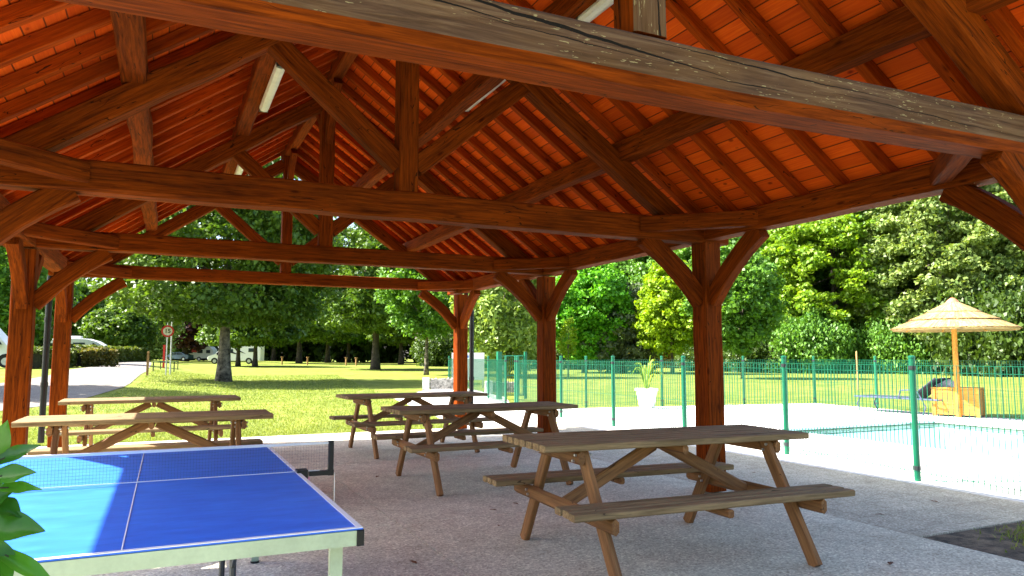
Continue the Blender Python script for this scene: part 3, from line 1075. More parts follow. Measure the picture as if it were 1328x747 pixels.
def crate_box():
    t = empty('wooden_chest', (16.50, 10.90, 0), R(-70), 'yellow wooden slatted chest beside the parasol pole', 'chest')
    mb = MB()
    for s in (-1, 1):
        for i in range(5):
            mb.box((0, s * .26, .10 + i * .118), (.86, .022, .113))
            mb.box((s * .44, 0, .10 + i * .118), (.022, .50, .113))
    mb.build('slatted_side', M['box_wood'], t)
    for a in (-1, 1):
        for c in (-1, 1):
            mb = MB(); mb.box((a * .44, c * .26, .315), (.07, .07, .63)); mb.build('corner_post', M['box_wood'], t)
    mb = MB(); mb.box((0, 0, .645), (.96, .6, .03)); mb.build('lid', M['box_wood'], t)
    V = []; Fq = []
    n1, n2 = 16, 10
    for i in range(n1):
        for j in range(n2):
            x = -.3 + .55 * i / (n1 - 1); y = -.2 + .36 * j / (n2 - 1)
            e = math.sin(math.pi * i / (n1 - 1)) * math.sin(math.pi * j / (n2 - 1))
            V.append((x, y, .66 + .20 * e ** .6 + .04 * mnoise.noise(Vector((x * 9, y * 9, 1)))))
    for i in range(n1 - 1):
        for j in range(n2 - 1):
            a = i * n2 + j; Fq.append((a, a + n2, a + n2 + 1, a + 1))
    mb = MB(); mb.add(V, Fq)
    c = mb.build('towel', plain('pale towel', (.62, .70, .78), .9, var=.2), None, smooth=True, loc=(16.62, 11.25, 0), rot=(0, 0, R(-70)))
    tag(c, 'crumpled pale towel lying on top of the wooden chest', 'towel')


crate_box()


M['navy_metal'] = plain('slate blue lacquered tube', (.05, .07, .12), .4, var=.05)


def lounger():
    x0 = 16.1
    t = empty('sun_lounger', (x0 + .15, 12.1, 0), R(95), 'grey sling sun lounger with raised backrest beside the wooden chest', 'sun lounger')
    t.scale = (1.08, 1.08, 1.08)
    # local x: -1 (feet... far) .. +1 ; backrest towards -x (towards the camera side)
    mb = MB()
    for s in (-1, 1):
        mb.tube([(1.0, s * .32, .34), (-.95, s * .32, .34)], .02, 8)
    for x in (1.0, -.95): mb.tube([(x, -.32, .34), (x, .32, .34)], .018, 8)
    mb.build('frame', M['navy_metal'], t)
    for x in (.85, -.6):
        for s in (-1, 1):
            mb = MB(); mb.tube([(x, s * .32, .34), (x + (.08 if x > 0 else -.08), s * .32, .17), (x, s * .32, 0)], .016, 8); mb.build('leg', M['navy_metal'], t)
    mb = MB(); mb.box((.33, 0, .35), (1.3, .6, .012)); mb.build('seat', M['sling'], t)
    a = R(38)
    mb = MB()
    mb.box((-.32 - .36 * math.cos(a), 0, .35 + .36 * math.sin(a)), (.72, .6, .014), Matrix.Rotation(a, 3, 'Y'))
    for s in (-1, 1):
        mb.tube([(-.32, s * .31, .35), (-.32 - .74 * math.cos(a), s * .31, .35 + .74 * math.sin(a))], .016, 8)
    mb.build('backrest', M['sling'], t)
    for s in (-1, 1):
        mb = MB(); mb.tube([(-.1, s * .36, .35), (-.15, s * .36, .52), (-.5, s * .36, .54), (-.62, s * .36, .35)], .016, 8); mb.build('armrest', M['navy_metal'], t)


lounger()


def blades(name, n, rad, hgt, w, mat, parent=None, curve=.5, seed=1, base_r=.04):
    rg = random.Random(seed)
    mb = MB()
    for i in range(n):
        a = rg.uniform(0, 2 * math.pi); lean = rg.uniform(.15, 1.0)
        hh = hgt * rg.uniform(.7, 1.1) * (1 - .35 * lean); rr = rad * lean
        c, s = math.cos(a), math.sin(a)
        vs = []
        m_ = 7
        for k in range(m_ + 1):
            u = k / m_
            r_ = base_r + rr * u ** 1.3; z = hh * (math.sin(u * math.pi * (.5 + .32 * lean * curve * 2)))
            ww = w * (.5 + 1.1 * math.sin(math.pi * min(u * 1.1, 1) * .9)) * (1 - u ** 4)
            vs.append((r_ * c - s * ww / 2, r_ * s + c * ww / 2, z + .004)); vs.append((r_ * c, r_ * s, z - ww * .15)); vs.append((r_ * c + s * ww / 2, r_ * s - c * ww / 2, z + .004))
        fs = []
        for k in range(m_):
            a0 = k * 3
            fs += [(a0, a0 + 1, a0 + 4, a0 + 3), (a0 + 1, a0 + 2, a0 + 5, a0 + 4)]
        mb.add(vs, fs)
    return mb.build(name, mat, parent)


pt = empty('potted_plant', (11.6, 16.15, 0), 0, 'spiky green plant in a tall white pot in front of the far pool fence', 'potted plant')
mb = MB(); mb.lathe([(0, 0), (.19, 0), (.20, .03), (.28, .46), (.31, .46), (.31, .52), (.26, .52), (.25, .44), (0, .44)], n=28); mb.build('pot', M['pot'], pt, smooth=False)
o = blades('foliage', 30, .55, .95, .05, L['palm'], pt, seed=5); o.location = (0, 0, .44)
mb = MB(); mb.tube([(0, 0, .42), (.02, 0, .75)], [.06, .045], 8); mb.build('stem', M['bark'], pt)


# ------------------------------------------------------------------ foliage generators
def leaf_cloud(C, Rr, per, size, seed, flat=.75, up=.5, elong=1.5, droop=0.0):
    """C (n,3) clump centres, Rr (n) radii -> diamond leaves"""
    rg = np.random.default_rng(seed)
    n = len(C)
    idx = np.repeat(np.arange(n), per)
    m = len(idx)
    d = rg.normal(size=(m, 3)); d /= np.linalg.norm(d, axis=1)[:, None]
    rad = rg.random(m) ** .45
    P = C[idx] + d * (Rr[idx] * rad)[:, None] * np.array([1, 1, flat])
    if droop: P[:, 2] -= droop * (rad ** 2) * Rr[idx]
    nrm = rg.normal(size=(m, 3)) * .75 + d * .55 + np.array([0, 0, up])
    nrm /= np.linalg.norm(nrm, axis=1)[:, None]
    t = rg.normal(size=(m, 3)); t -= nrm * (t * nrm).sum(1)[:, None]; t /= np.linalg.norm(t, axis=1)[:, None]
    b_ = np.cross(nrm, t)
    s = size * rg.uniform(.6, 1.3, m)
    a = t * (s * elong / 2)[:, None]; c = b_ * (s / 2)[:, None]
    fold = nrm * (s * .16)[:, None]
    V = np.stack([P - a, P + c * 1.0 + fold - a * .1, P + a, P - c * 1.0 + fold - a * .1], 1).reshape(-1, 3)
    F = np.arange(m * 4).reshape(-1, 4)
    return V, F


def crown_clumps(rx, rz, zc, n, seed, shape='round', fill=.45, lump=.28):
    rg = np.random.default_rng(seed)
    d = rg.normal(size=(n, 3)); d /= np.linalg.norm(d, axis=1)[:, None]
    # lumpy outline
    k = rg.normal(size=(9, 3)); k /= np.linalg.norm(k, axis=1)[:, None]
    amp = rg.uniform(-1, 1, 9)
    l = 1 + lump * sum(amp[i] * np.exp(4.5 * (d @ k[i] - 1)) for i in range(9))
    rad = (fill + (1 - fill) * rg.random(n) ** .5) * l
    x = d[:, 0] * rad * rx; y = d[:, 1] * rad * rx; z = d[:, 2] * rad * rz
    h = z / rz
    if shape == 'cone':
        f = np.clip(1.0 - .55 * (h + .15), .25, 1.25); x *= f; y *= f
    elif shape == 'oval':
        f = np.clip(1.08 - .25 * h ** 2, .4, 1.2); x *= f; y *= f
    elif shape == 'flatbase':
        z = np.where(h < -.5, -rz * (.5 + .3 * (-h - .5)), z)
        f = np.where(h < -.2, 1.15, 1.0); x *= f; y *= f
    return np.stack([x, y, z + zc], 1)


def make_tree(loc, rx, rz, zc, trunk_r, leafm, bark, label, seed, nclump=260, per=70, clump=.8, leaf=.26, shape='round', group=None, name='tree',
              trunk_h=None, bend=.15, droop=0.0, flat=.7, fill=.45, cat='tree', elong=1.5, limbs=9, lump=.28):
    t = empty(name, loc, 0, label, cat, group)
    C = crown_clumps(rx, rz, zc, nclump, seed, shape, fill, lump)
    rg = np.random.default_rng(seed + 100)
    Rr = clump * rg.uniform(.6, 1.25, len(C))
    V, F = leaf_cloud(C, Rr, per, leaf, seed, flat=flat, droop=droop, elong=elong)
    me = fast_mesh('crown', V, F, leafm)
    obj('crown', me, t)
    mb = MB()
    rd = random.Random(seed)
    top = trunk_h or (zc + rz * .55)
    pts = []; rs = []
    bx, by = rd.uniform(-bend, bend), rd.uniform(-bend, bend)
    ph = rd.uniform(0, 6)
    K = 9
    for i in range(K + 1):
        u = i / K
        pts.append((bx * math.sin(u * 3 + ph) - bx * math.sin(ph), by * math.sin(u * 2.5 + ph) - by * math.sin(ph), -.15 + (top + .15) * u))
        rs.append(trunk_r * ((1.0 - .75 * u) + (.45 if i == 0 else (.12 if i == 1 else 0))))
    mb.tube(pts, rs, 12)
    order = np.argsort(rg.random(len(C)))[:limbs * 2]
    for j in order:
        tgt = C[j]
        h0 = max(zc - rz * .85, top * .35) + rd.random() * (top * .35)
        h0 = min(h0, top * .95)
        u = (h0 + .15) / (top + .15); k = min(int(u * K), K - 1); f = u * K - k
        p0 = Vector(pts[k]).lerp(Vector(pts[k + 1]), f)
        p1 = Vector(tgt)
        midp = p0.lerp(p1, .5) + Vector((0, 0, -.08 * (p1 - p0).length + rd.uniform(-.2, .3)))
        r0 = trunk_r * .42 * (1 - u * .6)
        mb.tube([p0, p0.lerp(midp, .5) + Vector((0, 0, .05)), midp, p1], [r0, r0 * .7, r0 * .45, r0 * .12], 6)
    mb.build('trunk', bark, t, smooth=True)
    return t


def dup_tree(src, loc, rz, sc, label, leafm=None, sz=None):
    c = copy_tree(src)
    c.location = loc; c.rotation_euler = (0, 0, rz); c.scale = (sc, sc, sz or sc)
    c['label'] = label
    if leafm:
        for ch in c.children:
            if ch.name.startswith('crown'):
                ch.material_slots[0].link = 'OBJECT'; ch.material_slots[0].material = leafm
    return c


GL = 'trees standing on the lawn'
GW = 'tall trees at the edge of the wood'
GF = 'distant trees beyond the lawn'
# big tree on the lawn seen between the left ties
make_tree(spot(291, 37.5), 5.7, 5.7, 6.75, .31, L['oak'], M['bark'], 'big dark green tree with thick pale trunk, nearest tree on the lawn', 11, nclump=760, per=110, clump=.85, leaf=.17, group=GL, fill=.35, shape='flatbase')
make_tree(spot(487, 76), 6.6, 7.0, 8.3, .42, L['oak'], M['bark_dark'], 'large dark spreading tree in the middle of the lawn, left of the slender young tree', 12, nclump=560, per=100, clump=1.1, leaf=.27, group=GL, fill=.35, shape='flatbase')
make_tree(spot(553, 55), 3.5, 3.6, 6.6, .16, L['mid'], M['bark'], 'slender young light green tree left of the far pavilion post', 13, nclump=300, per=100, clump=.7, leaf=.19, group=GL)
P1 = make_tree(spot(655, 48), 2.9, 4.3, 4.9, .09, L['willow'], M['bark'], 'airy pale green birch like tree between the two far pavilion posts', 14, nclump=300, per=60, clump=.6, leaf=.16, group=GL, shape='oval', droop=.9, flat=1.2, elong=2.2)
B1 = make_tree(spot(758, 62), 4.0, 4.6, 5.2, .2, L['bright'], M['bark_dark'], 'dense vivid green rounded tree right of the second pavilion post', 15, nclump=420, per=120, clump=.75, leaf=.20, group=GL, shape='oval')
make_tree(spot(822, 62), 2.9, 3.4, 4.1, .12, L['grey'], M['bark_dark'], 'grey green small tree left of the yellow green one', 16, nclump=240, per=75, clump=.65, leaf=.2, group=GL)
make_tree(spot(872, 58), 3.1, 3.9, 5.6, .12, L['lime'], M['bark_dark'], 'bright yellow green tree left of the near pavilion post', 17, nclump=300, per=80, clump=.65, leaf=.2, group=GL, shape='cone')
make_tree(spot(962, 46), 2.4, 3.4, 5.0, .08, L['mid'], M['bark'], 'mid green tree on a thin straight trunk right of the near pavilion post', 18, nclump=260, per=80, clump=.6, leaf=.19, group=GL, shape='oval')
make_tree(spot(737, 50), .75, 1.5, 2.6, .035, L['lime'], M['bark'], 'small sparse sapling with yellowish leaves right of the second post', 19, nclump=36, per=30, clump=.3, leaf=.12, group=GL, limbs=6)
# wall of tall trees on the right
W1 = make_tree(spot(1085, 66), 6.2, 9.2, 8.7, .35, L['maple'], M['bark_dark'], 'tall yellow green maple in the tree wall left of the parasol', 21, nclump=760, per=130, clump=.95, leaf=.25, group=GW, shape='oval', fill=.5, flat=.5)
W2 = make_tree(spot(1225, 60), 6.4, 9.8, 9.2, .38, L['linden'], M['bark'], 'tall pale grey green linden behind the parasol', 22, nclump=800, per=130, clump=.95, leaf=.22, group=GW, shape='oval', fill=.5, flat=.6)
W3 = make_tree(spot(1010, 74), 6.2, 9.6, 9.0, .35, L['mid'], M['bark_dark'], 'tall mid green tree in the wall right of the near pavilion post', 23, nclump=640, per=130, clump=1.0, leaf=.26, group=GW, shape='oval', fill=.5)
dup_tree(W2, spot(1345, 58), 2.1, .95, 'tall pale green linden rightmost in the tree wall', L['linden'])
dup_tree(W1, spot(935, 84), 1.0, 1.05, 'tall dark green tree behind the near pavilion post', L['mid'])
dup_tree(W3, spot(1150, 82), 2.0, 1.15, 'dark tree between the yellow green maple and the pale linden', L['oak'])
dup_tree(W3, spot(1290, 80), 4.0, 1.15, 'dark tree between the two pale lindens', L['oak'])
dup_tree(W3, spot(870, 92), 3.1, 1.1, 'tall green tree behind the yellow green one', L['mid'])
dup_tree(W2, spot(800, 96), .7, 1.0, 'tall green tree behind the grey green small tree', L['mid'])
dup_tree(W1, spot(745, 100), 5.0, .95, 'tall dark tree behind the vivid green rounded tree', L['oak'])
dup_tree(W3, spot(690, 100), 2.6, .9, 'tall tree behind the second pavilion post', L['mid'])
dup_tree(W2, spot(628, 104), 1.9, .85, 'dark tree behind the airy pale birch like tree', L['oak'])
dup_tree(W1, spot(1430, 70), 1.9, 1.1, 'tall green tree at the right end of the tree wall', L['oak'])
# understory shrubs along the wall
def shrub(loc, rx, rz, leafm, label, seed, n=60, per=70, leaf=.2, group='shrubs along the foot of the tree wall', name='shrub'):
    t = empty(name, loc, 0, label, 'shrub', group)
    C = crown_clumps(rx, rz, rz * .85, n, seed, 'round', .3)
    V, F = leaf_cloud(C, np.full(len(C), rx * .32), per, leaf, seed)
    obj('foliage', fast_mesh('foliage', V, F, leafm), t)
    mb = MB()
    rd = random.Random(seed)
    for i in range(7):
        c = C[rd.randrange(len(C))]
        mb.tube([(0, 0, -.1), (c[0] * .4, c[1] * .4, c[2] * .5), tuple(c)], [.05, .035, .01], 5)
    mb.build('stems', M['bark_dark'], t)
    return t


sh0 = shrub(spot(1000, 64), 3.4, 1.7, L['wood'], 'low dark shrub at the foot of the tree wall right of the near post', 31, n=150, per=170, leaf=.17)
for i, (px, d, s, lf, lab) in enumerate([
    (930, 70, 1.0, 'wood', 'dark shrub just behind the near pavilion post'), (1055, 62, 1.0, 'mid', 'green shrub under the yellow green maple'),
    (1105, 68, .9, 'wood', 'dark shrub left of the parasol under the maple'), (1160, 61, .85, 'mid', 'green shrub behind the left rim of the parasol'),
    (1222, 64, 1.0, 'wood', 'low dark shrub behind the parasol pole'), (1280, 57, .9, 'linden', 'pale green shrub behind the right rim of the parasol'),
    (1330, 52, 1.2, 'wood', 'dark shrub at the right end of the tree wall'), (760, 80, 1.1, 'wood', 'dark shrub at the foot of the vivid green tree'),
    (700, 84, 1.2, 'wood', 'dark shrub behind the second pavilion post'), (640, 88, 1.2, 'mid', 'green shrub behind the airy birch like tree'),
    (585, 100, 1.3, 'wood', 'dark shrub behind the far pavilion post')]):
    c = copy_tree(sh0); c.location = spot(px, d); c.rotation_euler = (0, 0, i * 1.3); c.scale = (s, s, s * (.75, 1.5, 1.0, 1.7, .8, 1.35, 1.6, 1.2, 1.0, 1.4, 1.2)[i]); c['label'] = lab
    for ch in c.children:
        if ch.name.startswith('foliage'):
            ch.material_slots[0].link = 'OBJECT'; ch.material_slots[0].material = L[lf]

# distant trees across the lawn on the left and centre
D1 = make_tree(spot(388, 112), 6.5, 7.5, 9.0, .4, L['oak'], M['bark_dark'], 'dark distant tree right of the big lawn tree', 41, nclump=330, per=60, clump=1.5, leaf=.5, group=GF, fill=.4, shape='flatbase')
D2 = make_tree(spot(240, 118), 4.8, 5.6, 7.6, .5, L['purple'], M['bark_dark'], 'purple leaved tree behind the round speed limit sign', 42, nclump=300, per=60, clump=1.2, leaf=.45, group=GF)
far_list = [
    (425, 130, 1.0, D1, 'oak', 'dark distant tree, first to the right of the motorhome'), (452, 150, 1.1, D1, 'mid', 'green distant tree seen left of the large spreading tree'),
    (520, 120, .9, D1, 'oak', 'dark distant tree just right of the large spreading tree'), (545, 150, 1.1, D1, 'oak', 'dark distant tree behind the slender young tree'),
    (572, 104, .75, D2, 'purple', 'purple leaved distant tree left of the far pavilion post'), (355, 150, 1.15, D1, 'mid', 'green distant tree behind the motorhome'),
    (318, 160, 1.25, D1, 'oak', 'dark distant tree behind the big lawn tree trunk'), (270, 150, 1.1, D1, 'mid', 'green distant tree behind the caravan'),
    (212, 150, 1.0, D1, 'mid', 'green distant tree at the end of the road'), (600, 130, 1.05, D1, 'oak', 'dark distant tree behind the white board'),
    (187, 175, .9, D1, 'oak', 'dark distant tree closing the view along the road'),
    (309, 88, .62, D1, 'oak', 'dark tree whose trunk stands in front of the motorhome middle'), (331, 86, .66, D1, 'oak', 'dark tree whose trunk stands in front of the motorhome rear'),
    (490, 170, 1.3, D1, 'mid', 'tall green distant tree behind the large spreading tree')]
for i, (px, d, s, src, lf, lab) in enumerate(far_list):
    dup_tree(src, spot(px, d), i * 1.7, s, lab, L[lf])
# left of the road
RT = make_tree(spot(155, 92), 4.0, 3.4, 3.9, .25, L['oak'], M['bark_dark'], 'round dark green tree beside the road above the hedge', 51, nclump=300, per=70, clump=.8, leaf=.28, group=GF, fill=.4)
make_tree(spot(188, 105), 5.2, 6.0, 6.8, .3, L['willow'], M['bark'], 'pale green weeping tree beside the road left of the sign', 52, nclump=360, per=70, clump=1.0, leaf=.28, group=GF, droop=1.2, flat=1.2)
dup_tree(D1, spot(104, 110), 1.0, .7, 'dark tree behind the left pavilion posts', L['oak'])
dup_tree(D1, spot(60, 120), 2.2, .9, 'dark tree seen between the two left posts', L['oak'])
dup_tree(P1, spot(8, 62), .4, 1.6, 'light green tree behind the white van', L['mid'])
dup_tree(D1, spot(-40, 100), 3.0, 1.1, 'green tree at the left edge behind the white van', L['mid'])
dup_tree(W1, spot(225, 128), 3.0, .9, 'tall light green tree right of the sign poles', L['maple'])

make_tree((-9.0, 31.5, ground_z(-9, 31.5)), 3.6, 3.4, 6.6, .2, L['mid'], M['bark'], 'green tree at the left edge whose shade falls on the road', 53, nclump=260, per=90, clump=.75, leaf=.2, group=GF)

# far woodland that reads as one mass
def woodland():
    rg = np.random.default_rng(77)
    C = []
    for px in np.linspace(-150, 1520, 340):
        for k in range(12):
            d = rg.uniform(150, 185) if px < 640 else rg.uniform(100, 118)
            x, y, z = spot(px + rg.uniform(-4, 4), d)
            top = (15.5 + 3.5 * math.sin(px * .013) + 2 * math.sin(px * .05)) * (1.15 if px < 640 else 1.5)
            if px < 200: top *= .5
            C.append((x, y, z + rg.uniform(.2, top)))
    C = np.array(C)
    V, F = leaf_cloud(C, rg.uniform(1.6, 2.8, len(C)), 42, .85, 78)
    o = obj('woodland', fast_mesh('woodland', V, F, L['wood']))
    tag(o, 'dark mass of far woodland closing the view', 'woodland', kind='stuff')


woodland()


# hedges
def hedge(name, p0, p1, w, h, leafm, label, seed, leaf=.14, dens=260):
    p0, p1 = Vector(p0), Vector(p1)
    d = (p1 - p0); ln = d.length
    rg = np.random.default_rng(seed)
    n = int(ln * (2 * h + w) * dens)
    u = rg.random(n); side = rg.random(n) * (2 * h + w)
    x = (u - .5) * ln
    y = np.where(side < h, -w / 2, np.where(side < 2 * h, w / 2, side - 2 * h - w / 2))
    z = np.where(side < h, side, np.where(side < 2 * h, side - h, h))
    wob = .07 * np.sin(x * 2.1 + 1) + .05 * np.sin(x * 5.3)
    z = z + (z > h * .9) * wob
    y = y * (1 + .12 * np.sin(x * 1.7 + z * 3))
    P = np.stack([x, y, z], 1) + rg.normal(size=(n, 3)) * .045
    V, F = leaf_cloud(P, np.full(n, .03), 1, leaf, seed)
    t = empty(name, (0, 0, 0), 0, label, 'hedge', 'clipped hedges')
    mid = (p0 + p1) / 2
    t.location = (mid.x, mid.y, ground_z(mid.x, mid.y)); t.rotation_euler = (0, 0, math.atan2(d.y, d.x))
    obj('foliage', fast_mesh('foliage', V, F, leafm), t)
    mb = MB(); mb.box((0, 0, h * .47), (ln - .3, w * .8, h * .9)); mb.build('inner_twigs', plain('dark twigs', (.03, .03, .015), 1.0, var=.4, nscale=8, bumpd=.03), t)
    return t


a = spot(96, 47); b2 = spot(143, 50)
hedge('hedge', a[:2], b2[:2], 1.3, 1.05, L['hedge_red'], 'near clipped hedge with reddish top beside the road', 61)
a = spot(60, 62); b2 = spot(186, 92)
hedge('hedge', a[:2], b2[:2], 1.4, 1.5, L['hedge'], 'long dark clipped hedge behind the near one along the road', 62, leaf=.22, dens=110)
a = spot(795, 92); b2 = spot(905, 86)
hedge('hedge', a[:2], b2[:2], 1.6, 2.2, L['hedge_gold'], 'golden brown hedge behind the yellow green tree', 63, leaf=.24, dens=100)
a = spot(40, 40); b2 = spot(84, 47)
hedge('hedge', a[:2], b2[:2], 1.2, 1.0, L['hedge'], 'dark clipped hedge seen between the left posts beside the van', 64)



# ------------------------------------------------------------------ vehicles
def wheel(parent, x, y, r_, w=.2):
    mb = MB(); mb.tube([(x, y - w / 2, r_), (x, y + w / 2, r_)], r_, 20)
    wobj = mb.build('wheel', M['tyre'], parent)
    s = 1 if y > 0 else -1
    mb = MB(); mb.tube([(x, y + s * w / 2, r_), (x, y + s * (w / 2 + .012), r_)], r_ * .6, 14); mb.build('rim', M['zinc'], wobj)


def vehicle(name, loc, rz, prof, W, mat, wins, wheels, label, cat, extra=None, tum=.9, zt=1.2):
    """prof: side outline in xz; upper vertices pulled in for tumblehome"""
    t = empty(name, loc, rz, label, cat)
    n = len(prof)
    mb = MB()
    def yy(z, s): return s * W / 2 * (1 - (1 - tum) * max(0, (z - zt)) / 1.6)
    rings = []
    for s, k in ((-1, .93), (-1, 1.0), (1, 1.0), (1, .93)):
        cx_ = sum(p[0] for p in prof) / n; cz_ = sum(p[1] for p in prof) / n
        ring = []
        for x, z in prof:
            if k < 1: q = (cx_ + (x - cx_) * .975, cz_ + (z - cz_) * .965, yy(z, s))
            else: q = (x, z, yy(z, s) - s * .07)
            ring.append((q[0], q[2], q[1]))
        rings.append(ring)
    vs = [v for r_ in rings for v in r_]
    fs = [tuple(range(n)), tuple(range(4 * n - 1, 3 * n - 1, -1))]
    for j in range(3):
        fs += [(j * n + i, (j + 1) * n + i, (j + 1) * n + (i + 1) % n, j * n + (i + 1) % n) for i in range(n)]
    mb.add(vs, fs)
    mb.build('body', mat, t)
    for wp in wins:
        for s in (-1, 1):
            mb = MB()
            vs = [(x, yy(z, s) + s * .006, z) for x, z in wp] + [(x, yy(z, s) - s * .03, z) for x, z in wp]
            m_ = len(wp)
            mb.add(vs, [tuple(range(m_)), tuple(range(2 * m_ - 1, m_ - 1, -1))] + [(i, m_ + i, m_ + (i + 1) % m_, (i + 1) % m_) for i in range(m_)])
            mb.build('side_window', M['glass'], t)
    for (x, r_) in wheels:
        for s in (-1, 1): wheel(t, x, s * (W / 2 - .10), r_)
        for s in (-1, 1):
            mb = MB()
            arc_ = [(x + (r_ + .07) * math.cos(a_ * math.pi / 8), r_ + (r_ + .07) * math.sin(a_ * math.pi / 8)) for a_ in range(9)]
            mb.add([(q[0], s * (W / 2 + .004), q[1]) for q in arc_], [tuple(range(9))]); mb.build('wheel_arch', M['black'], t)
    if extra: extra(t, W)
    return t


def front_bits(xf, zs, zt_):
    def f(t, W):
        for s in (-1, 1):
            mb = MB(); mb.box((xf + .0, s * (W / 2 - .22), .78), (.05, .3, .18)); mb.build('headlight', M['zinc'], t)
            mb = MB(); mb.box((zs, s * (W / 2 + .12), 1.35), (.12, .2, .32)); mb.build('wing_mirror', M['black'], t)
        mb = MB(); mb.box((xf, 0, .55), (.06, W * .6, .2)); mb.build('grille', M['black'], t)
    return f


# white van at the left edge, nose pointing right and towards us
van_prof = [(-2.6, .35), (2.55, .35), (2.7, .6), (2.68, .95), (2.45, 1.12), (1.75, 1.28), (1.05, 2.15), (.8, 2.45), (.4, 2.6), (-2.4, 2.62), (-2.6, 2.45)]
vx, vy, vz = spot(-34, 41)
vehicle('van', (vx, vy, vz + .02), R(-4), van_prof, 1.95, M['white_paint'], [[(.55, 1.3), (1.55, 1.3), (1.0, 2.0), (.55, 2.05)], [(-1.9, 1.4), (.35, 1.4), (.35, 2.05), (-1.9, 2.05)]], [(1.75, .36), (-1.7, .36)],
        'white camper van parked at the left edge behind the pavilion post', 'van', front_bits(2.68, 1.35, 0))
# motorhome behind the lawn tree, nose to the left
mh_prof = [(-3.5, .4), (3.25, .4), (3.45, .62), (3.4, .98), (3.1, 1.15), (2.45, 1.3), (1.9, 1.95), (2.15, 2.25), (1.9, 2.75), (1.2, 2.95), (-3.45, 2.95), (-3.55, 2.4)]
mx, my, mz = spot(306, 100)


def swoosh(t, W):
    front_bits(3.42, 2.1, 0)(t, W)
    for s in (-1, 1):
        mb = MB()
        for q in ([(-1.6, 1.35), (-.3, 1.75), (.15, 2.5), (-.5, 1.95)], [(-.9, 1.15), (.5, 1.5), (.9, 1.9), (.1, 1.6)]):
            mb.add([(x, s * (W / 2 + .008) * (1 - .1 * max(0, z - 1.2) / 1.6), z) for x, z in q], [(0, 1, 2, 3)])
        mb.build('side_stripe', M['black'], t)


vehicle('motorhome', (mx, my, mz), R(180 - 20), mh_prof, 2.2, M['white_paint'], [[(1.75, 1.32), (2.35, 1.32), (1.9, 1.82), (1.75, 1.85)], [(-2.7, 1.6), (-1.9, 1.6), (-1.9, 2.1), (-2.7, 2.1)], [(.1, 1.5), (1.2, 1.5), (1.2, 2.0), (.1, 2.0)]], [(2.5, .38), (-2.0, .38)],
        'white motorhome with dark swoosh graphics parked behind the big lawn tree', 'motorhome', swoosh)
cv_prof = [(-2.3, .45), (2.2, .45), (2.45, 1.1), (2.2, 2.0), (1.7, 2.5), (-2.0, 2.55), (-2.4, 2.0), (-2.45, 1.0)]
kx, ky, kz = spot(262, 128)


def tow(t, W):
    mb = MB(); mb.tube([(2.2, .4, .45), (3.3, 0, .5)], .04, 6); mb.tube([(2.2, -.4, .45), (3.3, 0, .5)], .04, 6); mb.build('tow_bar', M['zinc'], t)
    mb = MB(); mb.box((-.9, -W / 2 - .05, 1.75), (.9, .04, .5)); mb.build('awning_bag', M['red'], t)


vehicle('caravan', (kx, ky, kz), R(-25), cv_prof, 2.1, M['white_paint'], [[(-2.0, 1.35), (-1.2, 1.35), (-1.2, 1.95), (-2.0, 1.95)], [(-.4, 1.35), (.5, 1.35), (.5, 1.95), (-.4, 1.95)], [(1.1, 1.35), (1.8, 1.35), (1.8, 1.9), (1.1, 1.9)]], [(-.1, .33)],
        'white caravan with several windows standing left of the motorhome', 'caravan', tow)
car_prof = [(-2.1, .3), (2.1, .3), (2.2, .6), (2.05, .85), (1.2, 1.0), (.5, 1.4), (-.9, 1.45), (-1.6, 1.05), (-2.15, .95), (-2.2, .6)]
cx_, cy2, cz_ = spot(231, 118)
vehicle('car', (cx_, cy2, cz_), R(150), car_prof, 1.7, M['bluegrey'], [[(-.1, .98), (1.0, .98), (.45, 1.32), (-.1, 1.34)], [(-1.3, 1.0), (-.2, .98), (-.2, 1.34), (-.85, 1.36)]], [(1.35, .31), (-1.35, .31)],
        'small blue grey car parked left of the caravan', 'car', None, .82, .9)
sv_prof = [(-2.9, .4), (2.8, .4), (3.0, .7), (2.9, 1.1), (2.2, 1.6), (1.5, 2.05), (.6, 2.3), (-2.2, 2.35), (-2.9, 2.1)]
sx_, sy_, sz_ = spot(106, 76)


def roofbox(t, W):
    mb = MB(); mb.rbox((-.6, 0, 2.47), (1.0, .8, .22), .05); mb.build('roof_box', M['white_paint'], t)


vehicle('camper', (sx_, sy_, sz_ + .12), R(-10), sv_prof, 2.1, M['silver'], [[(-.6, 1.45), (.5, 1.45), (.5, 1.9), (-.6, 1.9)], [(1.2, 1.45), (1.9, 1.45), (1.3, 1.85), (1.2, 1.9)]], [(2.0, .36), (-1.8, .36)],
        'silver camper with rounded roof and roof box behind the hedge', 'camper', roofbox)


# ------------------------------------------------------------------ sign, poles, posts and benches
def text_part(name, body, size, loc, rot, mat, parent, extr=.002):
    cu = bpy.data.curves.new(name, 'FONT')
    cu.body = body; cu.size = size; cu.align_x = 'CENTER'; cu.align_y = 'CENTER'; cu.extrude = extr; cu.offset = size * .02
    tmp = bpy.data.objects.new(name, cu)
    COL.objects.link(tmp)
    dg = bpy.context.evaluated_depsgraph_get()
    me = bpy.data.meshes.new_from_object(tmp.evaluated_get(dg))
    bpy.data.objects.remove(tmp)
    me.materials.clear(); me.materials.append(mat)
    o = obj(name, me, parent, loc); o.rotation_euler = rot
    return o


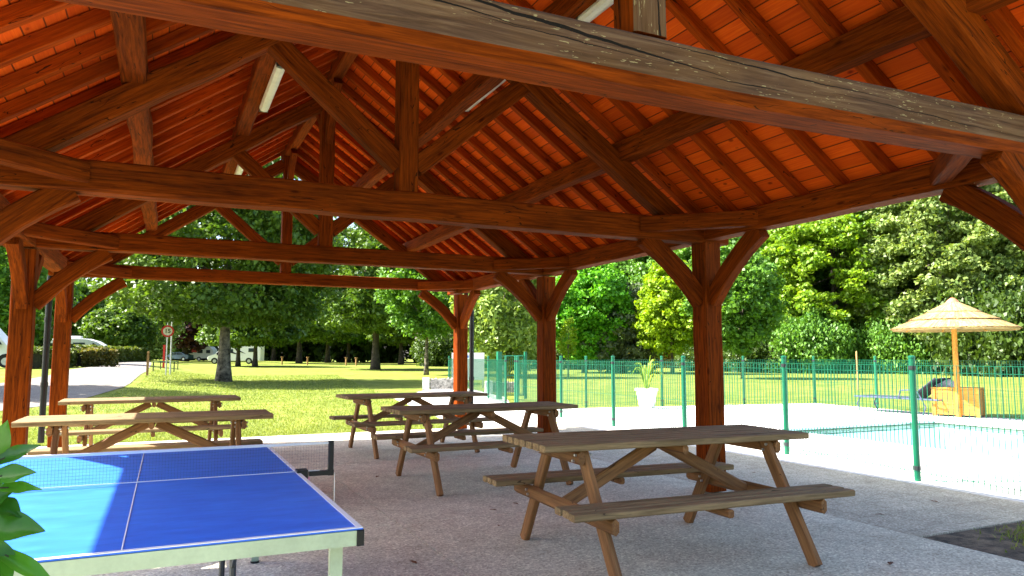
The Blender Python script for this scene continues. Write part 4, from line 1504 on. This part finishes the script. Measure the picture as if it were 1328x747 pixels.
gx_, gy_, gz_ = spot(216, 38.5)
sg = empty('speed_limit_sign', (gx_, gy_, gz_), 0, 'round white sign with red ring and black 15 on a grey pole', 'road sign')
mb = MB(); mb.tube([(0, 0, -.1), (0, 0, 2.75)], .035, 10); mb.build('pole', M['zinc'], sg)
mb = MB(); mb.tube([(0, -.04, 2.3), (0, -.055, 2.3)], .31, 36); mb.build('sign_disc', M['white_paint'], sg)
mb = MB()
n = 40
vs = []
for r_, yq in ((.31, -.058), (.225, -.058), (.225, -.064), (.31, -.064)):
    for k in range(n): vs.append((r_ * math.cos(2 * math.pi * k / n), yq, 2.3 + r_ * math.sin(2 * math.pi * k / n)))
fs = []
for j in range(4):
    for k in range(n): fs.append((j * n + k, j * n + (k + 1) % n, ((j + 1) % 4) * n + (k + 1) % n, ((j + 1) % 4) * n + k))
mb.add(vs, fs); mb.build('red_ring', M['red'], sg)
text_part('numerals', '15', .30, (0, -.060, 2.3), (R(90), 0, 0), M['black'], sg)

gx2, gy2, gz2 = spot(221.5, 40.5)
p2 = empty('grey_pole', (gx2, gy2, gz2), 0, 'tall plain grey pole just right of the speed limit sign', 'pole')
mb = MB(); mb.tube([(0, 0, -.1), (0, 0, 3.9)], .045, 10); mb.build('shaft', M['zinc'], p2)
mb = MB(); mb.tube([(0, 0, 3.9), (0, 0, 3.95)], .055, 10); mb.build('cap', M['zinc'], p2)
gx3, gy3, gz3 = spot(212.5, 60)
mb = MB(); mb.box((0, 0, .9), (.16, .16, 1.8)); mb.box((0, 0, 1.83), (.22, .22, .06))
tag(mb.build('red_post', M['red'], loc=(gx3, gy3, gz3)), 'red painted post standing behind the speed limit sign', 'post')

wx, wy, wz = spot(192, 36.5)
mb = MB(); mb.box((0, 0, .55), (.11, .11, 1.15)); mb.box((0, 0, 1.14), (.11, .11, .04), taper=.6)
tag(mb.build('wooden_post', M['stake'], loc=(wx, wy, wz)), 'single upright wooden post on the grass beside the road', 'post')
wx, wy, wz = spot(1111, 31)
mb = MB(); mb.box((0, 0, .75), (.05, .05, 1.6)); mb.box((0, 0, 1.57), (.05, .05, .04), taper=.3)
tag(mb.build('wooden_stake', M['stake'], loc=(wx, wy, wz)), 'thin wooden stake on the lawn behind the far pool fence', 'stake')


def bench(px, d, label):
    x, y, z = spot(px, d)
    t = empty('green_bench', (x, y, z), R(-5), label, 'bench', 'green benches by the road sign')
    mb = MB(); mb.box((0, 0, .60), (1.25, .3, .05)); mb.build('seat', M['green_dark'], t)
    for s in (-1, 1):
        mb = MB(); mb.box((s * .58, 0, .29), (.05, .26, .58)); mb.build('leg', M['dark_metal'], t)


M['green_dark'] = plain('dark green paint', (.02, .10, .05), .5)
bench(213, 45, 'low green bench in front of the speed limit sign pole')
bench(220, 54, 'farther green bench just behind the speed limit sign')


def gabion(px, d, label, w=1.1, h=.45):
    x, y, z = spot(px, d)
    t = empty('stone_planter', (x, y, z), R(-20), label, 'planter', 'stone filled planters by the path')
    mb = MB(); rd = random.Random(int(px))
    for i in range(150):
        s = rd.choice([-1, 1, 0, 0])
        p = (rd.uniform(-w / 2, w / 2), rd.uniform(-.25, .25), rd.uniform(.04, h))
        q = rd.uniform(.05, .09)
        Mr = Matrix.Rotation(rd.uniform(0, 3), 3, 'X') @ Matrix.Rotation(rd.uniform(0, 3), 3, 'Z')
        mb.box(p, (q, q * .8, q * .7), Mr, taper=.7)
    mb.box((0, 0, h / 2), (w - .08, .46, h - .05))
    mb.build('stones', M['stone'], t)
    mb = MB(); mb.box((-w / 2 - .16, 0, h / 2 + .01), (.28, .6, h + .03)); mb.build('white_block', M['white_paint'], t)


gabion(575, 30.5, 'low stone filled planter with white end left of the far pavilion post')
gabion(655, 27.5, 'low stone filled planter behind the green gate', .9, .42)
# white notice board behind the far post
bx, by, bz = spot(607, 32.5)
t = empty('white_board', (bx, by, bz), R(-24), 'large blank white board with small blue mark behind the far pavilion post', 'board')
mb = MB(); mb.rbox((0, 0, .92), (1.45, .05, 1.2), .006); mb.build('panel', M['white_paint'], t)
mb = MB(); mb.box((-.08, -.03, 1.35), (.22, .01, .10)); mb.build('blue_mark', plain('blue print', (.03, .16, .5), .5), t)
for s in (-1, 1):
    mb = MB(); mb.tube([(s * .66, .06, -.1), (s * .66, .06, 1.5)], .03, 8); mb.build('leg', M['zinc'], t)
# far low rail fence and lawn posts in the distance
for px in (366, 399, 449, 462):
    x, y, z = spot(px, 95)
    mb = MB(); mb.box((0, 0, .5), (.16, .16, 1.0)); mb.box((0, 0, 1.02), (.3, .2, .12))
    tag(mb.build('pitch_marker', M['stake'], loc=(x, y, z)), {366: 'small pale pitch marker right of the motorhome', 399: 'small pale pitch marker between two distant trunks', 449: 'small pale pitch marker left of the large spreading tree', 462: 'small pale pitch marker close left of the large spreading trunk'}[px], 'marker', 'pitch markers on the far lawn')


# ------------------------------------------------------------------ small plants and litter close by
def big_leaf(mb, base, tip, w, droop=.02, up=Vector((0, 0, 1))):
    base, tip = Vector(base), Vector(tip)
    d = tip - base; t = d.normalized(); s = t.cross(up).normalized(); nn = s.cross(t)
    n = 12; vs = []
    for k in range(n + 1):
        u = k / n
        ww = w * math.sin(math.pi * min(1, u ** .9 * .985 + .01)) / 2
        c = base + d * u - Vector((0, 0, droop * u * u)) + nn * .0
        wv = .0015 * math.sin(u * 14)
        vs += [c - s * ww + nn * (ww * .28 + wv), c - s * ww * .5 + nn * ww * .08, c, c + s * ww * .5 + nn * ww * .08, c + s * ww + nn * (ww * .28 - wv)]
    fs = []
    for k in range(n):
        for j in range(4):
            a0 = k * 5 + j; fs.append((a0, a0 + 1, a0 + 6, a0 + 5))
    mb.add(vs, fs)


def laurel(loc, label, spec, seed, h=1.2, name='laurel_shrub', extra=()):
    t = empty(name, loc, 0, label, 'shrub')
    rd = random.Random(seed)
    ms = MB(); ml = MB()
    for (tipx, tipy, tipz, nl, ll) in spec:
        b0 = Vector((rd.uniform(-.04, .04), rd.uniform(-.04, .04), 0)); tp = Vector((tipx, tipy, tipz))
        md = b0.lerp(tp, .5) + Vector((rd.uniform(-.05, .05), rd.uniform(-.05, .05), .08))
        ms.tube([b0, md, tp], [.010, .007, .003], 7)
        for k in range(nl):
            u = .35 + .65 * (k + 1) / nl
            p = (b0.lerp(md, u * 2) if u < .5 else md.lerp(tp, u * 2 - 1))
            a = k * 2.4 + rd.uniform(-.3, .3)
            l_ = ll * rd.uniform(.75, 1.15)
            dirv = Vector((math.cos(a), math.sin(a), rd.uniform(-.25, .55))).normalized()
            big_leaf(ml, p, p + dirv * l_, l_ * .42, droop=l_ * rd.uniform(.1, .4))
    for a_, b_, w_ in extra:
        a_, b_ = Vector(a_) - Vector(loc) + Vector((0, 0, .014)), Vector(b_) - Vector(loc) + Vector((0, 0, .014))
        big_leaf(ml, a_, b_, w_, droop=.006, up=Vector((.35, -.75, .6)))
        ms.tube([a_ + Vector((-.03, .01, -.01)), a_, a_.lerp(b_, .3)], [.003, .002, .001], 5)
    ms.build('stems', M['bark_dark'], t); ml.build('foliage', L['laurel'], t, smooth=True)
    return t


laurel((-.33, 1.42, 0), 'glossy green laurel shrub reaching in at the lower left edge beside the ping pong table',
       [(.0, .0, 1.24, 7, .07), (-.05, .06, 1.2, 9, .09), (-.08, -.05, 1.12, 9, .10), (-.10, .08, 1.0, 9, .10), (-.03, -.02, .9, 9, .11), (-.1, 0, .75, 9, .12), (.02, .05, .6, 9, .12)], 3,
       extra=[((-.25, 1.413, 1.17), (-.222, 1.393, 1.262), .036), ((-.245, 1.41, 1.185), (-.174, 1.38, 1.222), .026), ((-.245, 1.40, 1.165), (-.178, 1.38, 1.180), .034), ((-.235, 1.40, 1.150), (-.168, 1.375, 1.153), .022),
              ((-.255, 1.40, 1.092), (-.160, 1.37, 1.090), .052), ((-.24, 1.41, 1.130), (-.195, 1.39, 1.110), .035), ((-.243, 1.42, 1.060), (-.138, 1.38, .998), .030), ((-.24, 1.41, 1.075), (-.205, 1.40, 1.005), .040), ((-.26, 1.42, 1.12), (-.21, 1.40, 1.15), .04), ((-.25, 1.41, 1.20), (-.245, 1.42, 1.11), .04)])
laurel((7.0, 3.75, 0), 'dark leaved shrub at the right edge in front of the pool fence',
       [(.0, .1, 1.25, 9, .13), (.1, -.1, 1.15, 9, .13), (-.06, .0, 1.05, 9, .13), (.15, .15, 1.0, 9, .13), (.05, 0, .85, 8, .13), (.2, 0, 1.2, 9, .13), (.0, -.15, 1.0, 8, .12)], 4)

rd = random.Random(9)
litter = [((2.20, 8.25), 'brown dry leaf on the floor left of the middle picnic table'), ((2.72, 6.05), 'curled dry leaf on the floor between the two nearest picnic tables'),
          ((.82, 2.75), 'reddish dry leaf on the floor by the corner of the ping pong table'), ((1.55, 4.75), 'small dry leaf on the open floor right of the net post'),
          ((2.05, 9.6), 'small dry leaf on the floor under the rearmost right picnic table'), ((4.35, 3.4), 'small dry leaf on the floor in front of the nearest picnic table'),
          ((5.9, 5.2), 'dark dry leaf on the pavement near the fence'), ((6.3, 6.7), 'dark dry leaf on the pavement behind the near pavilion post'), ((2.5, 5.5), 'dry leaf beside the far leg of the nearest picnic table'),
          ((1.9, 3.3), 'brown dry leaf on open floor between ping pong table and nearest picnic table'), ((1.35, 6.3), 'tiny dry leaf on the floor behind the net post'), ((5.6, 4.5), 'dry leaf on the pavement right of the nearest picnic table'),
          ((6.6, 4.6), 'dry leaf on the pavement close to the nearest fence post'), ((3.0, 6.2), 'dry leaf on the floor just behind the nearest picnic table')]
for (x, y), lab in litter:
    mb = MB()
    big_leaf(mb, (0, 0, .006), (rd.uniform(.05, .08), rd.uniform(-.02, .02), .018), .035, .004)
    o = mb.build('dry_leaf', M['dry_leaf'], loc=(x, y, 0.001), rot=(0, 0, rd.uniform(0, 6)))
    tag(o, lab, 'dry leaf', 'dry leaves on the floor')


# grass as real blades: lawn edge near the slab and the bed
def grass_blades():
    rg = np.random.default_rng(5)
    P = []
    # lawn behind the slab, density falls with distance
    n = 120000
    yy = 13.32 + (rg.random(n) ** 2.3) * 42
    half = (yy + 1) * .95
    xx = -4 + rg.random(n) * (13.5 + (yy - 13.3) * .35)
    ok = ~((xx > 5.3 + (yy - 13.3) * .15)) 
    ok &= ~((yy > 18.0) & (xx < np.interp(yy, [18, 20, 24.5, 32, 46, 62], [-6, -4.6, -2.2, -1.0, -.7, -.8])))
    xx, yy = xx[ok], yy[ok]
    # bed
    n2 = 9000
    c = np.array([[6.6, 3.1], [6.25, 3.3], [6.9, 2.8], [6.9, 3.5]])
    ci = rg.integers(0, 4, n2)
    bx_ = c[ci, 0] + rg.normal(size=n2) * .22; by_ = c[ci, 1] + rg.normal(size=n2) * .16
    k = (bx_ > 5.4) & (by_ < 3.8) & (bx_ < 7.3)
    xx = np.concatenate([xx, bx_[k]]); yy = np.concatenate([yy, by_[k]])
    m = len(xx)
    zz = np.array([ground_z(a_, b_) for a_, b_ in zip(xx, yy)]) - .03
    zz[-k.sum():] = -.012
    h = rg.uniform(.028, .058, m) * (1 + .012 * (yy - 13)); w = rg.uniform(.004, .008, m) * (1 + .07 * np.clip(yy - 13, 0, 20))
    a = rg.random(m) * 2 * np.pi
    lx = rg.normal(size=m) * .025; ly = rg.normal(size=m) * .025
    dx, dy = np.cos(a) * w, np.sin(a) * w
    V = np.stack([np.stack([xx - dx, yy - dy, zz], 1), np.stack([xx + dx, yy + dy, zz], 1), np.stack([xx + lx, yy + ly, zz + h], 1)], 1).reshape(-1, 3)
    F = np.arange(m * 3).reshape(-1, 3)
    o = obj('lawn_grass', fast_mesh('lawn_grass', V, F, L['grass']))
    tag(o, 'short green grass growing beside the slab', 'grass', kind='stuff')


grass_blades()
